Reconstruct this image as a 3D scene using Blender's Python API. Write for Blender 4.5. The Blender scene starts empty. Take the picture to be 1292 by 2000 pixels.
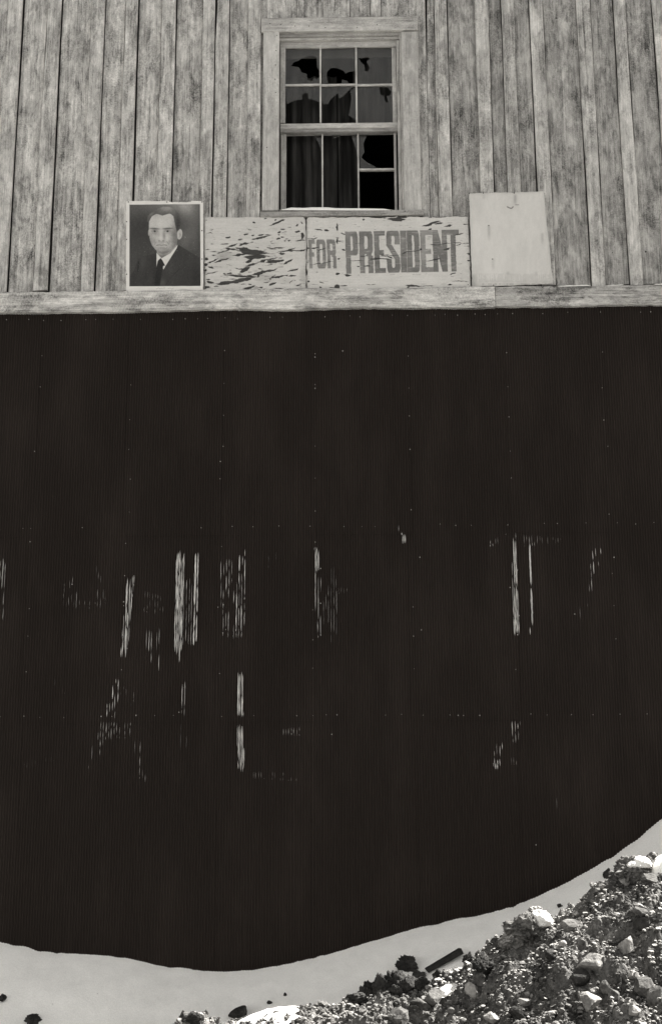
import bpy, bmesh, math, random
import numpy as np
from math import radians, sin, cos, tan, pi
from mathutils import Vector, Matrix

random.seed(7)
rng = np.random.default_rng(7)
S = bpy.context.scene
C = S.collection

# ------------------------------------------------------------------ camera
EYE = Vector((0.0, -9.5, 1.7))
YAW, PITCH, ROLL = 0.96, 14.55, -0.25
cd = bpy.data.cameras.new('camera')
cam = bpy.data.objects.new('camera', cd)
C.objects.link(cam)
CR = Matrix.Rotation(radians(YAW), 3, 'Z') @ Matrix.Rotation(radians(90 + PITCH), 3, 'X') @ Matrix.Rotation(radians(ROLL), 3, 'Z')
cam.matrix_world = Matrix.Translation(EYE) @ CR.to_4x4()
cd.sensor_fit = 'VERTICAL'
cd.sensor_height = 36
cd.sensor_width = 24
cd.lens = 50
cd.clip_start = 0.05
cd.clip_end = 2000
S.camera = cam
S.render.resolution_x, S.render.resolution_y = 661, 1024

# ------------------------------------------------------------------ light
SUN_EL = 50.0
SUN_AZ = 70.5                     # from the wall's far side (+Y) towards +X
sx = cos(radians(SUN_EL)) * sin(radians(SUN_AZ))
sy = cos(radians(SUN_EL)) * cos(radians(SUN_AZ))
sz = sin(radians(SUN_EL))
world = bpy.data.worlds.new('World')
S.world = world
world.use_nodes = True
wn, wl = world.node_tree.nodes, world.node_tree.links
wn.clear()
wo = wn.new('ShaderNodeOutputWorld')
wb = wn.new('ShaderNodeBackground')
sk = wn.new('ShaderNodeTexSky')
sk.sky_type = 'NISHITA'
sk.sun_disc = False
sk.sun_elevation = radians(SUN_EL)
sk.sun_rotation = radians(SUN_AZ)
sk.altitude = 2000
bw = wn.new('ShaderNodeRGBToBW')          # the photograph is black and white: a colourless sky
tint = wn.new('ShaderNodeMix'); tint.data_type = 'RGBA'; tint.blend_type = 'MULTIPLY'
tint.inputs[0].default_value = 1.0
tint.inputs[7].default_value = (1.0, 0.985, 0.955, 1)
wl.new(sk.outputs[0], bw.inputs[0])
wl.new(bw.outputs[0], tint.inputs[6])
wl.new(tint.outputs[2], wb.inputs[0])
wb.inputs[1].default_value = 0.08
wl.new(wb.outputs[0], wo.inputs[0])

sd = bpy.data.lights.new('sun', 'SUN')
sd.energy = 5.0
sd.angle = radians(0.5)
sd.color = (1.0, 0.98, 0.94)
sun = bpy.data.objects.new('sun', sd)
C.objects.link(sun)
sun.rotation_euler = Vector((sx, sy, sz)).to_track_quat('Z', 'Y').to_euler()
sun.location = (20, 10, 30)

S.view_settings.view_transform = 'Standard'
S.view_settings.look = 'None'
S.view_settings.exposure = 2.26
S.view_settings.gamma = 1.0
S.view_settings.use_curve_mapping = False

# ------------------------------------------------------------------ helpers
F = 2000 * 50 / 36.0

def ray(px, py):
    """direction of the photograph's point, for working out where on the wall a thing hangs"""
    return CR @ Vector(((px - 646) / F, -(py - 1000) / F, -1.0))

def at(px, py, Y=0.0):
    d = ray(px, py)
    t = (Y - EYE.y) / d.y
    p = EYE + d * t
    return (p.x, Y, p.z)

CRn = np.array(CR)
def at_np(px, py, Y):
    d = np.stack([(px - 646) / F, -(py - 1000) / F, -np.ones_like(px)], -1) @ CRn.T
    t = (Y - EYE.y) / d[..., 1]
    return EYE.x + d[..., 0] * t, EYE.z + d[..., 2] * t

def lin(v):
    v = np.asarray(v, dtype=float) / 255.0
    return np.where(v <= 0.04045, v / 12.92, ((v + 0.055) / 1.055) ** 2.4)

def hash2(ix, iy, seed):
    h = (ix.astype(np.int64) * 374761393 + iy.astype(np.int64) * 668265263 + seed * 974711) & 0x7fffffff
    h = ((h ^ (h >> 13)) * 1274126177) & 0x7fffffff
    return ((h ^ (h >> 16)) & 0xffff) / 65535.0

def vnoise(x, y, seed=0):
    x = np.asarray(x, float); y = np.asarray(y, float)
    ix, iy = np.floor(x), np.floor(y)
    fx, fy = x - ix, y - iy
    fx = fx * fx * (3 - 2 * fx); fy = fy * fy * (3 - 2 * fy)
    a = hash2(ix, iy, seed); b = hash2(ix + 1, iy, seed)
    c = hash2(ix, iy + 1, seed); d = hash2(ix + 1, iy + 1, seed)
    return (a * (1 - fx) + b * fx) * (1 - fy) + (c * (1 - fx) + d * fx) * fy

def fbm(x, y, seed=0, oct=4, gain=0.5):
    s, a, n = 0.0, 1.0, 0.0
    for k in range(oct):
        s = s + a * (vnoise(x * 2 ** k, y * 2 ** k, seed + k * 17) - 0.5)
        n += a; a *= gain
    return s / n * 2          # about -1 .. 1

def hash3(ix, iy, iz, seed):
    return hash2(ix + iz * 57, iy + iz * 131 + 7 * ix, seed)

def vnoise3(p, seed=0):
    i = np.floor(p); f = p - i; f = f * f * (3 - 2 * f)
    r = 0.0
    for a in (0, 1):
        for b in (0, 1):
            for c in (0, 1):
                w = (f[:, 0] if a else 1 - f[:, 0]) * (f[:, 1] if b else 1 - f[:, 1]) * (f[:, 2] if c else 1 - f[:, 2])
                r = r + w * hash3(i[:, 0] + a, i[:, 1] + b, i[:, 2] + c, seed)
    return r

def fbm3(p, seed=0, oct=4, gain=0.5):
    s, a, n = 0.0, 1.0, 0.0
    for k in range(oct):
        s = s + a * (vnoise3(p * 2 ** k + 11.3 * k, seed + k * 17) - 0.5); n += a; a *= gain
    return s / n * 2

def smooth(a, b, x):
    t = np.clip((x - a) / (b - a), 0, 1)
    return t * t * (3 - 2 * t)

def new_mesh(name, verts, faces, mat=None, smooth_shade=False):
    me = bpy.data.meshes.new(name)
    me.from_pydata([tuple(v) for v in verts], [], [tuple(f) for f in faces])
    me.update()
    if mat: me.materials.append(mat)
    if smooth_shade:
        me.polygons.foreach_set('use_smooth', [True] * len(me.polygons))
    return me

def fast_mesh(name, verts, faces, mat=None, smooth_shade=False):
    """verts n x 3, faces m x k (all the same k) as numpy arrays"""
    me = bpy.data.meshes.new(name)
    n, (m, k) = len(verts), faces.shape
    me.vertices.add(n); me.vertices.foreach_set('co', np.asarray(verts, np.float32).ravel())
    me.loops.add(m * k); me.loops.foreach_set('vertex_index', faces.astype(np.int32).ravel())
    me.polygons.add(m)
    me.polygons.foreach_set('loop_start', np.arange(0, m * k, k, dtype=np.int32))
    me.polygons.foreach_set('loop_total', np.full(m, k, np.int32))
    me.polygons.foreach_set('use_smooth', np.full(m, smooth_shade, bool))
    me.update(calc_edges=True)
    me.validate()
    if mat: me.materials.append(mat)
    return me

def link(name, me, parent=None, color=None, kind=None):
    o = bpy.data.objects.new(name, me)
    C.objects.link(o)
    if parent: o.parent = parent
    if color is not None: o.color = (color, color, color, 1)
    if kind: o['kind'] = kind
    return o

def tag(o, label, cat, group=None):
    o['label'] = label; o['category'] = cat
    if group: o['group'] = group
    return o

def thing(name, label, cat, group=None, loc=(0, 0, 0)):
    o = bpy.data.objects.new(name, None)
    C.objects.link(o)
    o.location = loc
    o.empty_display_size = 0.1
    return tag(o, label, cat, group)

class MB:
    """collects boxes and odd shapes for ONE mesh"""
    def __init__(s): s.v = []; s.f = []
    def add(s, vs, fs):
        n = len(s.v); s.v += [tuple(v) for v in vs]; s.f += [tuple(i + n for i in f) for f in fs]
    def box(s, x0, x1, y0, y1, z0, z1, b=0.0):
        if x0 > x1: x0, x1 = x1, x0
        if b <= 0:
            s.add([(x0,y0,z0),(x1,y0,z0),(x1,y1,z0),(x0,y1,z0),(x0,y0,z1),(x1,y0,z1),(x1,y1,z1),(x0,y1,z1)],
                  [(0,3,2,1),(4,5,6,7),(0,1,5,4),(1,2,6,5),(2,3,7,6),(3,0,4,7)])
        else:      # front (towards -Y) edges bevelled
            s.add([(x0,y1,z0),(x1,y1,z0),(x1,y1,z1),(x0,y1,z1),
                   (x0,y0+b,z0),(x1,y0+b,z0),(x1,y0+b,z1),(x0,y0+b,z1),
                   (x0+b,y0,z0+b),(x1-b,y0,z0+b),(x1-b,y0,z1-b),(x0+b,y0,z1-b)],
                  [(0,3,2,1),(0,1,5,4),(1,2,6,5),(2,3,7,6),(3,0,4,7),(4,5,9,8),(5,6,10,9),(6,7,11,10),(7,4,8,11),(8,9,10,11)])
    def build(s, name, mat, parent=None, color=None, kind=None, smooth_shade=False):
        return link(name, new_mesh(name, s.v, s.f, mat, smooth_shade), parent, color, kind)

# ------------------------------------------------------------------ materials
class NT:
    def __init__(s, name):
        s.m = bpy.data.materials.new(name); s.m.use_nodes = True
        s.n, s.l = s.m.node_tree.nodes, s.m.node_tree.links
        s.n.clear()
        s.out = s.n.new('ShaderNodeOutputMaterial')
        s.b = s.n.new('ShaderNodeBsdfPrincipled')
        s.l.new(s.b.outputs[0], s.out.inputs[0])
        s.tc = s.n.new('ShaderNodeTexCoord')
        s.oi = s.n.new('ShaderNodeObjectInfo')
    def set(s, sock, v):
        if isinstance(v, bpy.types.NodeSocket): s.l.new(v, sock)
        else: sock.default_value = v
    def math(s, op, a, b=0.0, c=0.0):
        n = s.n.new('ShaderNodeMath'); n.operation = op
        for i, v in enumerate((a, b, c)): s.set(n.inputs[i], v)
        return n.outputs[0]
    def vec(s, op, a, b):
        n = s.n.new('ShaderNodeVectorMath'); n.operation = op
        s.set(n.inputs[0], a); s.set(n.inputs[1], b)
        return n.outputs[0]
    def pos(s, rand=True):
        if not rand: return s.tc.outputs['Object']
        r = s.math('MULTIPLY', s.oi.outputs['Random'], 71.0)
        cmb = s.n.new('ShaderNodeCombineXYZ')
        s.l.new(r, cmb.inputs[0]); s.l.new(r, cmb.inputs[2])
        return s.vec('ADD', s.tc.outputs['Object'], cmb.outputs[0])
    def noise(s, p, scale, detail=4, rough=0.55, st=(1, 1, 1), dist=0.0):
        n = s.n.new('ShaderNodeTexNoise')
        s.set(n.inputs['Vector'], s.vec('MULTIPLY', p, st))
        n.inputs['Scale'].default_value = scale; n.inputs['Detail'].default_value = detail
        n.inputs['Roughness'].default_value = rough; n.inputs['Distortion'].default_value = dist
        return n.outputs['Fac']
    def ramp(s, v, a, b, lo=0.0, hi=1.0):
        n = s.n.new('ShaderNodeMapRange'); n.interpolation_type = 'SMOOTHSTEP'
        s.set(n.inputs[0], v)
        n.inputs[1].default_value = a; n.inputs[2].default_value = b
        n.inputs[3].default_value = lo; n.inputs[4].default_value = hi
        return n.outputs[0]
    def grey(s, v, tint=(1.0, 0.975, 0.93)):
        cmb = s.n.new('ShaderNodeCombineColor')
        for i in range(3): s.set(cmb.inputs[i], s.math('MULTIPLY', v, tint[i]))
        return cmb.outputs[0]
    def bump(s, h, dist, strength=1.0):
        n = s.n.new('ShaderNodeBump')
        n.inputs['Distance'].default_value = dist; n.inputs['Strength'].default_value = strength
        s.set(n.inputs['Height'], h)
        s.l.new(n.outputs[0], s.b.inputs['Normal'])
    def fin(s, col, rough=0.85, spec=0.2):
        s.set(s.b.inputs['Base Color'], col)
        s.set(s.b.inputs['Roughness'], rough)
        s.b.inputs['Specular IOR Level'].default_value = spec
        return s.m

def wood(name, axis, saw=True, contrast=1.0):
    """weathered grey wood; obj.color carries each board's own tone"""
    t = NT(name)
    p = t.pos()
    g = (1, 1, 0.018) if axis == 'Z' else (0.018, 1, 1)
    bl = (1, 1, 0.55) if axis == 'Z' else (0.45, 1, 1)
    grain = t.noise(p, 150, 5, 0.65, g, 0.4)
    broad = t.noise(p, 38, 4, 0.6, (1, 1, 0.03) if axis == 'Z' else (0.03, 1, 1), 0.5)
    blotch = t.noise(p, 5.2, 5, 0.62, bl, 0.9)
    blotch2 = t.noise(t.vec('ADD', p, (13.1, 5.2, 8.8)), 14, 6, 0.7, (1, 1, .3) if axis == 'Z' else (.3, 1, 1), 0.6)
    speck = t.noise(p, 74, 4, 0.8)
    fine = t.noise(p, 260, 2, 0.8)
    v = t.math('ADD', t.ramp(blotch, 0.28, 0.72, -0.22, 0.20), t.ramp(blotch2, 0.34, 0.66, -0.18, 0.16))
    v = t.math('ADD', v, t.ramp(grain, 0.3, 0.7, -0.22, 0.20))
    v = t.math('ADD', v, t.ramp(broad, 0.3, 0.7, -0.18, 0.16))
    # rough-sawn speckle comes and goes in patches
    mask = t.ramp(t.noise(t.vec('ADD', p, (3.3, 1.7, 4.1)), 4.0, 3, 0.5, bl), 0.42, 0.62)
    v = t.math('ADD', v, t.math('MULTIPLY', mask, t.ramp(speck, 0.32, 0.68, -0.30, 0.26)))
    v = t.math('ADD', v, t.ramp(fine, 0.3, 0.7, -0.24, 0.22))
    hgt = t.math('ADD', t.math('MULTIPLY', grain, 0.7), t.math('MULTIPLY', speck, t.math('MULTIPLY', mask, 0.8)))
    if saw:
        wv = t.n.new('ShaderNodeTexWave'); wv.wave_type = 'RINGS'; wv.rings_direction = 'Y'
        off = t.vec('ADD', p, (0.9, 0, 0.0))
        cmb = t.vec('MULTIPLY', off, (0.45, 0, 1.0)) if axis == 'Z' else t.vec('MULTIPLY', off, (1.0, 0, 0.45))
        t.l.new(cmb, wv.inputs['Vector'])
        wv.inputs['Scale'].default_value = 34; wv.inputs['Distortion'].default_value = 3.0
        wv.inputs['Detail'].default_value = 2; wv.inputs['Detail Scale'].default_value = 2
        m2 = t.ramp(t.noise(t.vec('ADD', p, (7.3, 2.7, 1.1)), 3.2, 3, 0.5, bl), 0.48, 0.62)
        sw = t.math('MULTIPLY', t.math('SUBTRACT', wv.outputs['Fac'], 0.5), m2)
        v = t.math('ADD', v, t.math('MULTIPLY', sw, 0.55))
        hgt = t.math('ADD', hgt, t.math('MULTIPLY', sw, 0.7))
    # pale scuffs and dark weather stains
    sc = t.ramp(t.noise(t.vec('ADD', p, (21, 9, 2)), 16, 5, 0.7, (1, 1, 0.5) if axis == 'Z' else (0.5, 1, 1), 1.5), 0.60, 0.70)
    v = t.math('ADD', v, t.math('MULTIPLY', sc, 0.22))
    st = t.ramp(t.noise(t.vec('ADD', p, (2, 29, 17)), 4.5, 6, 0.7, bl, 1.0), 0.54, 0.68)
    v = t.math('SUBTRACT', v, t.math('MULTIPLY', st, 0.22))
    for seed, sc_, a0 in (((31, 3, 7), 7.0, .10), ((3, 41, 13), 13.0, -.10), ((9, 14, 51), 22.0, .09)):
        pt = t.noise(t.vec('ADD', p, seed), sc_, 6, 0.68, (1, 1, .38) if axis == 'Z' else (.38, 1, 1), 0.5)
        v = t.math('ADD', v, t.ramp(pt, 0.50, 0.545, -a0, a0))
        # a pale or dark rim where a stain has dried
        rim = t.ramp(t.math('ABSOLUTE', t.math('SUBTRACT', pt, 0.56)), 0.0, 0.012, 1.0, 0.0)
        v = t.math('ADD', v, t.math('MULTIPLY', rim, a0 * 1.1))
    # long drying cracks
    ck = t.noise(t.vec('ADD', p, (5, 5, 5)), 30, 2, 0.5, (1, 1, 0.012) if axis == 'Z' else (0.03, 1, 1), 0.2)
    ckm = t.ramp(t.math('ABSOLUTE', t.math('SUBTRACT', ck, 0.5)), 0.0, 0.012, 1.0, 0.0)
    ckm = t.math('MULTIPLY', ckm, t.ramp(t.noise(p, 2.6, 2, 0.5, (1, 1, 0.6) if axis == 'Z' else (0.6, 1, 1)), 0.52, 0.6))
    v = t.math('SUBTRACT', v, t.math('MULTIPLY', ckm, 0.45))
    hgt = t.math('SUBTRACT', hgt, t.math('MULTIPLY', ckm, 1.5))
    v = t.math('ADD', 1.0, t.math('MULTIPLY', v, contrast))
    oc = t.n.new('ShaderNodeSeparateColor'); t.l.new(t.oi.outputs['Color'], oc.inputs[0])
    val = t.math('MULTIPLY', t.math('MAXIMUM', v, 0.12), oc.outputs[0])
    t.bump(hgt, 0.0025, 0.8)
    return t.fin(t.grey(val), 0.88, 0.15)

WOOD_V = wood('weathered_wood_upright', 'Z', contrast=1.0)
WOOD_H = wood('weathered_wood_level', 'X', saw=True, contrast=1.0)
WOOD_B = wood('weathered_batten_wood', 'Z', saw=False, contrast=0.85)
WOOD_S = wood('window_wood_upright', 'Z', saw=False, contrast=0.5)
WOOD_SH = wood('window_wood_level', 'X', saw=False, contrast=0.6)

def flat_mat(name, val, rough=0.8, spec=0.2, nscale=40, namp=0.25, tint=(1, .975, .93), bump=0.0):
    t = NT(name)
    p = t.pos()
    n = t.noise(p, nscale, 4, 0.6)
    v = t.math('MULTIPLY', t.ramp(n, 0.25, 0.75, 1 - namp, 1 + namp), val)
    if bump: t.bump(n, bump)
    return t.fin(t.grey(v, tint), rough, spec)

def black_metal():
    t = NT('tarred_corrugated_metal')
    p = t.pos(False)
    a = t.noise(p, 2.2, 4, 0.6, (1, 1, 0.35))
    b = t.noise(p, 60, 3, 0.6, (1, 1, 0.03))
    v = t.math('ADD', 0.0145, t.math('MULTIPLY', t.ramp(a, 0.4, 0.75), 0.006))
    v = t.math('ADD', v, t.math('MULTIPLY', t.ramp(b, 0.55, 0.8), 0.004))
    t.bump(t.noise(p, 90, 2, 0.6, (1, 1, 0.1)), 0.0006)
    return t.fin(t.grey(v, (1.30, 1.02, 0.86)), t.ramp(a, 0.3, 0.7, 0.62, 0.46), 0.06)
METAL = black_metal()
NAIL = flat_mat('dull_nail_steel', 0.30, 0.5, 0.4, 200, 0.3)
DARKNAIL = flat_mat('rusty_nail', 0.02, 0.8, 0.1, 200, 0.3)
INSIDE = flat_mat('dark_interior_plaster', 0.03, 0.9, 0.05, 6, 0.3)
ROOF = flat_mat('roof_shingle', 0.12, 0.9, 0.1, 30, 0.3)

def paint_streak_mat():
    t = NT('worn_pale_lettering_paint')
    p = t.pos(False)
    n = t.noise(p, 300, 3, 0.6, (1, 1, 0.04))
    g = t.noise(p, 40, 3, 0.6, (1, 1, 0.12))
    oc = t.n.new('ShaderNodeSeparateColor'); t.l.new(t.oi.outputs['Color'], oc.inputs[0])
    v = t.math('MULTIPLY', t.math('MULTIPLY', t.ramp(n, 0.33, 0.62, 0.25, 1.0), t.ramp(g, 0.3, 0.6, 0.45, 1.0)), oc.outputs[0])
    return t.fin(t.grey(v), 0.8, 0.1)
STREAK = paint_streak_mat()

def vcol_mat(name, bump=0.0, bscale=300, rough=0.75):
    t = NT(name)
    a = t.n.new('ShaderNodeVertexColor'); a.layer_name = 'tone'
    t.set(t.b.inputs['Base Color'], a.outputs[0])
    if bump: t.bump(t.noise(t.pos(False), bscale, 3, 0.6), bump)
    t.set(t.b.inputs['Roughness'], rough)
    t.b.inputs['Specular IOR Level'].default_value = 0.2
    return t.m
SIGN = vcol_mat('flaking_painted_board', 0.0008, 250)
PAPER = vcol_mat('printed_poster_paper', 0.0003, 200, 0.65)

def snow_mat():
    t = NT('snow')
    p = t.pos(False)
    n = t.noise(p, 6, 5, 0.6)
    g = t.noise(p, 140, 4, 0.75)
    sp = t.noise(p, 55, 4, 0.7)
    dirt = t.ramp(sp, 0.74, 0.8, 0.0, 0.35)
    v = t.math('ADD', 0.66, t.ramp(n, 0.3, 0.7, -0.05, 0.05))
    v = t.math('ADD', v, t.ramp(g, 0.3, 0.7, -0.05, 0.05))
    v = t.math('MULTIPLY', v, t.math('SUBTRACT', 1.0, dirt))
    t.bump(t.math('ADD', g, t.math('MULTIPLY', sp, 1.5)), 0.004, 0.6)
    return t.fin(t.grey(v, (1, .985, .95)), 0.7, 0.2)
SNOW = snow_mat()
CLEAN_SNOW = flat_mat('clean_snow', 0.82, 0.6, 0.2, 90, 0.05, (1, .985, .95), 0.004)

def ground_mat():
    """snow near the building, unseen ground beyond added as dark dirt to cut bounced light"""
    t = NT('snow_and_dark_ground')
    p = t.pos(False)
    sep = t.n.new('ShaderNodeSeparateXYZ'); t.l.new(p, sep.inputs[0])
    n = t.noise(p, 6, 5, 0.6); g = t.noise(p, 140, 4, 0.75)
    big = t.noise(p, 0.5, 5, 0.6)
    far = t.ramp(t.math('ADD', sep.outputs[1], t.math('MULTIPLY', big, 3.0)), -3.0, -4.2)
    v = t.math('ADD', 0.89, t.ramp(n, 0.3, 0.7, -0.03, 0.03))
    v = t.math('ADD', v, t.ramp(g, 0.3, 0.7, -0.09, 0.06))
    spk = t.ramp(t.noise(p, 38, 3, 0.6), 0.735, 0.76, 0.0, 0.6)
    v = t.math('MULTIPLY', v, t.math('SUBTRACT', 1.0, spk))
    d = t.math('ADD', 0.08, t.ramp(n, 0.3, 0.7, -0.03, 0.04))
    mx = t.math('ADD', t.math('MULTIPLY', v, t.math('SUBTRACT', 1.0, far)), t.math('MULTIPLY', d, far))
    t.bump(t.math('ADD', g, t.noise(p, 30, 4, 0.6)), 0.004, 0.5)
    return t.fin(t.grey(mx, (1, .985, .95)), 0.75, 0.15)
GROUND = ground_mat()

def dirt_mat(name, base, amp, bump=0.006, top_light=0.0):
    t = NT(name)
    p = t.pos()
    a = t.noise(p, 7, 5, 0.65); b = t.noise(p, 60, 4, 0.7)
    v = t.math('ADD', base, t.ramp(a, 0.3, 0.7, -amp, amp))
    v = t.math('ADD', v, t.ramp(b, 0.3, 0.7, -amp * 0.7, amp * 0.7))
    if top_light:
        geo = t.n.new('ShaderNodeNewGeometry')
        sp = t.n.new('ShaderNodeSeparateXYZ'); t.l.new(geo.outputs['Normal'], sp.inputs[0])
        f = t.math('MULTIPLY', t.ramp(sp.outputs[2], 0.2, 0.9), t.ramp(t.noise(p, 3.2, 4, 0.6), 0.45, 0.62))  # upward faces paled in patches: sunlit tops put into the colour
        v = t.math('ADD', v, t.math('MULTIPLY', f, top_light))
    t.bump(t.math('ADD', b, a), bump, 0.9)
    return t.fin(t.grey(t.math('MAXIMUM', v, 0.02), (1, .97, .925)), 0.95, 0.1)
DIRT = dirt_mat('loose_dirt', 0.09, 0.055, 0.018, 0.22)
CLOD = dirt_mat('dirt_clods', 0.12, 0.08, 0.008, 0.34)
STONE = dirt_mat('pale_stone', 0.24, 0.09, 0.006)
GREYSTONE = dirt_mat('grey_stone', 0.10, 0.05, 0.006)
DARKSOIL = dirt_mat('dark_soil', 0.035, 0.02, 0.008)  # soil far darker than the loose dirt
DARKWOOD = flat_mat('dark_plank', 0.022, 0.85, 0.1, 30, 0.4)  # nearly black wood

def glass_mat():
    t = NT('dusty_window_glass')
    tr = t.n.new('ShaderNodeBsdfTransparent'); tr.inputs[0].default_value = (0.88, 0.88, 0.87, 1)
    gl = t.n.new('ShaderNodeBsdfGlossy'); gl.inputs['Roughness'].default_value = 0.03
    df = t.n.new('ShaderNodeBsdfDiffuse'); df.inputs[0].default_value = (0.42, 0.41, 0.39, 1)
    fr = t.n.new('ShaderNodeFresnel'); fr.inputs[0].default_value = 1.5
    m1 = t.n.new('ShaderNodeMixShader'); m2 = t.n.new('ShaderNodeMixShader')
    dust = t.ramp(t.noise(t.pos(False), 14, 4, 0.6, (1, 1, 0.3)), 0.25, 0.8, 0.01, 0.065)
    t.l.new(dust, m1.inputs[0]); t.l.new(tr.outputs[0], m1.inputs[1]); t.l.new(df.outputs[0], m1.inputs[2])
    t.l.new(fr.outputs[0], m2.inputs[0]); t.l.new(m1.outputs[0], m2.inputs[1]); t.l.new(gl.outputs[0], m2.inputs[2])
    t.l.new(m2.outputs[0], t.out.inputs[0])
    return t.m
GLASS = glass_mat()

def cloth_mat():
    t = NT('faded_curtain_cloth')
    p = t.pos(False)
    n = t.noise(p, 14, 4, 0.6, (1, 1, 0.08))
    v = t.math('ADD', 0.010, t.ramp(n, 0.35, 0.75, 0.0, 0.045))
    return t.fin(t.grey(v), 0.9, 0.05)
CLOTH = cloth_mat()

# ================================================================== the ground
EAVE_Y, EAVE_Z = -0.25, 9.6
K = sy / sz
def shadow_d(z):                       # how far the roof's shadow reaches at height z
    return -EAVE_Y + (EAVE_Z - z) * K

contact_px = [(-200,1800),(-80,1822),(0,1838),(40,1845),(75,1856),(120,1860),(190,1863),(245,1869),(300,1881),(340,1888),(400,1893),(440,1898),
              (480,1894),(540,1886),(600,1872),(660,1857),(720,1838),(800,1815),(870,1797),(950,1783),(1000,1769),
              (1060,1744),(1100,1725),(1150,1697),(1200,1668),(1240,1640),(1292,1597),(1340,1560),(1450,1480)]
cxz = [at(a, b, 0.0) for a, b in contact_px]
CX = np.array([p[0] for p in cxz]); CZ = np.array([p[2] for p in cxz])
def zc(x):
    return np.interp(x, CX, CZ)

GZ = 0.1
def snow_z(x, d):
    x = np.asarray(x, float); d = np.asarray(d, float)
    base = zc(x)
    near = base - 0.45 * d - .38 * np.minimum(d, .9) ** 2 - .684 * np.maximum(d - .9, 0) + 0.02 * fbm(x * 1.3, d * 2.0, 3, 3) * smooth(0, .4, d) + 0.006 * fbm(x * 9, d * 9, 5, 3) * smooth(0.0, 0.1, d)
    near = near + 0.055 * fbm(x * .9 + d * 1.2, d * 1.6 - x * .5, 23, 3) * smooth(.05, .6, d) + 0.005 * fbm(x * 22, d * 6, 9, 3) - 0.012 * smooth(.05, .0, d) * np.maximum(0, fbm(x * 14, d * 0, 19, 3))
    far = GZ + 0.05 * fbm(x * .6, d * .6, 12, 4) + 0.02 * fbm(x * 5, d * 5, 14, 3)
    w = smooth(2.4, 7.5, d)
    z = near * (1 - w) + far * w
    inside = smooth(0.0, -0.6, d)        # under and behind the building
    return z * (1 - inside) + GZ * inside

# the dirt heap: its ridge as seen, standing just outside the roof's shadow
crest_px = [(100,2130),(300,2040),(350,2012),(400,2000),(450,1998),(520,1990),(600,1985),(640,1981),(700,1964),(760,1948),(820,1942),
            (880,1922),(920,1895),(960,1858),(1000,1828),(1040,1806),(1082,1803),(1110,1780),(1170,1750),(1200,1722),(1240,1700),(1292,1684),(1400,1650),(1560,1600)]
RX, RZ, RD = [], [], []
for a, b in crest_px:
    d = 2.6
    for _ in range(4):
        p = at(a, b, -d); d = shadow_d(p[2]) + 0.06
    RX.append(p[0]); RZ.append(p[2]); RD.append(d)
RX, RZ, RD = map(np.array, (RX, RZ, RD))
def heap_z(x, d):
    x = np.asarray(x, float); d = np.asarray(d, float)
    cz = np.interp(x, RX, RZ); dc = np.interp(x, RX, RD)
    u = d - dc + 0.06 * fbm(x * 2.4, d * 2.4, 31, 3)
    front = np.where(u > 0, u * 0.40, -u * 0.75)
    r = np.sqrt(front ** 2 + 0.04 ** 2) - 0.04
    z = cz - r
    z = z + 0.12 * fbm(x * 3.4, d * 3.4, 41, 3) * smooth(-.1, .35, u)
    z = z + 0.075 * fbm(x * 8, d * 8, 43, 3) + 0.06 * np.abs(fbm(x * 20, d * 20, 47, 3)) + 0.022 * fbm(x * 55, d * 55, 53, 2)
    z = z - 0.8 * smooth(1.8, 4.5, u) * u * 0.3
    return z

# ground sheet
gx = np.unique(np.concatenate([np.arange(-3.4, 3.4, .022), np.arange(-9, 9, .25), np.linspace(-40, 40, 41), np.array([-400, -200, -100, 100, 200, 400.])]).round(4))
gd = np.unique(np.concatenate([np.arange(-.02, 3.2, .02), np.arange(3.2, 12, .12), np.linspace(12, 60, 25), np.array([100, 200, 400.]), np.arange(-1.2, -.02, .15), np.array([-4, -12, -40, -100, -200, -400.])]).round(4))
XX, DD = np.meshgrid(gx, gd)
ZZ = snow_z(XX, DD)
V = np.stack([XX, -DD, ZZ], -1).reshape(-1, 3)
nx, nd = len(gx), len(gd)
I = np.arange(nd - 1)[:, None] * nx + np.arange(nx - 1)[None, :]
FQ = np.stack([I, I + nx, I + nx + 1, I + 1], -1).reshape(-1, 4)
link('snow_ground', fast_mesh('snow_ground', V, FQ, GROUND, True), kind='structure')

# dirt heap
hx = np.arange(-1.9, 3.4, .0105); hd = np.arange(1.7, 5.2, .0105)
XX, DD = np.meshgrid(hx, hd)
ZZ = heap_z(XX, DD)
keep = ZZ > snow_z(XX, DD) - 0.06
V = np.stack([XX, -DD, ZZ], -1).reshape(-1, 3)
nx, nd = len(hx), len(hd)
I = (np.arange(nd - 1)[:, None] * nx + np.arange(nx - 1)[None, :])
kq = keep[:-1, :-1] & keep[1:, :-1] & keep[1:, 1:] & keep[:-1, 1:]
FQ = np.stack([I, I + nx, I + nx + 1, I + 1], -1)[kq]
used, inv = np.unique(FQ, return_inverse=True)
link('dirt_mound', fast_mesh('dirt_mound', V[used], inv.reshape(-1, 4), DIRT, False), kind='structure')

def surf_z(x, d):
    return np.maximum(snow_z(x, d), heap_z(x, d))

def hit(px, py):
    """the spot on the ground that this sight line meets"""
    dv = ray(px, py)
    ts = np.linspace(4.0 / dv.y, 9.48 / dv.y, 1400)
    xs = EYE.x + dv.x * ts; ys = EYE.y + dv.y * ts; zs = EYE.z + dv.z * ts
    s = surf_z(xs, -ys)
    k = np.argmax(zs < s)
    if zs[k] >= s[k]: k = -1
    return float(xs[k]), float(ys[k]), float(s[k])

# ================================================================== the building
house = thing('building', 'weathered board and batten building with black corrugated metal below its upper window', 'building')

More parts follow.
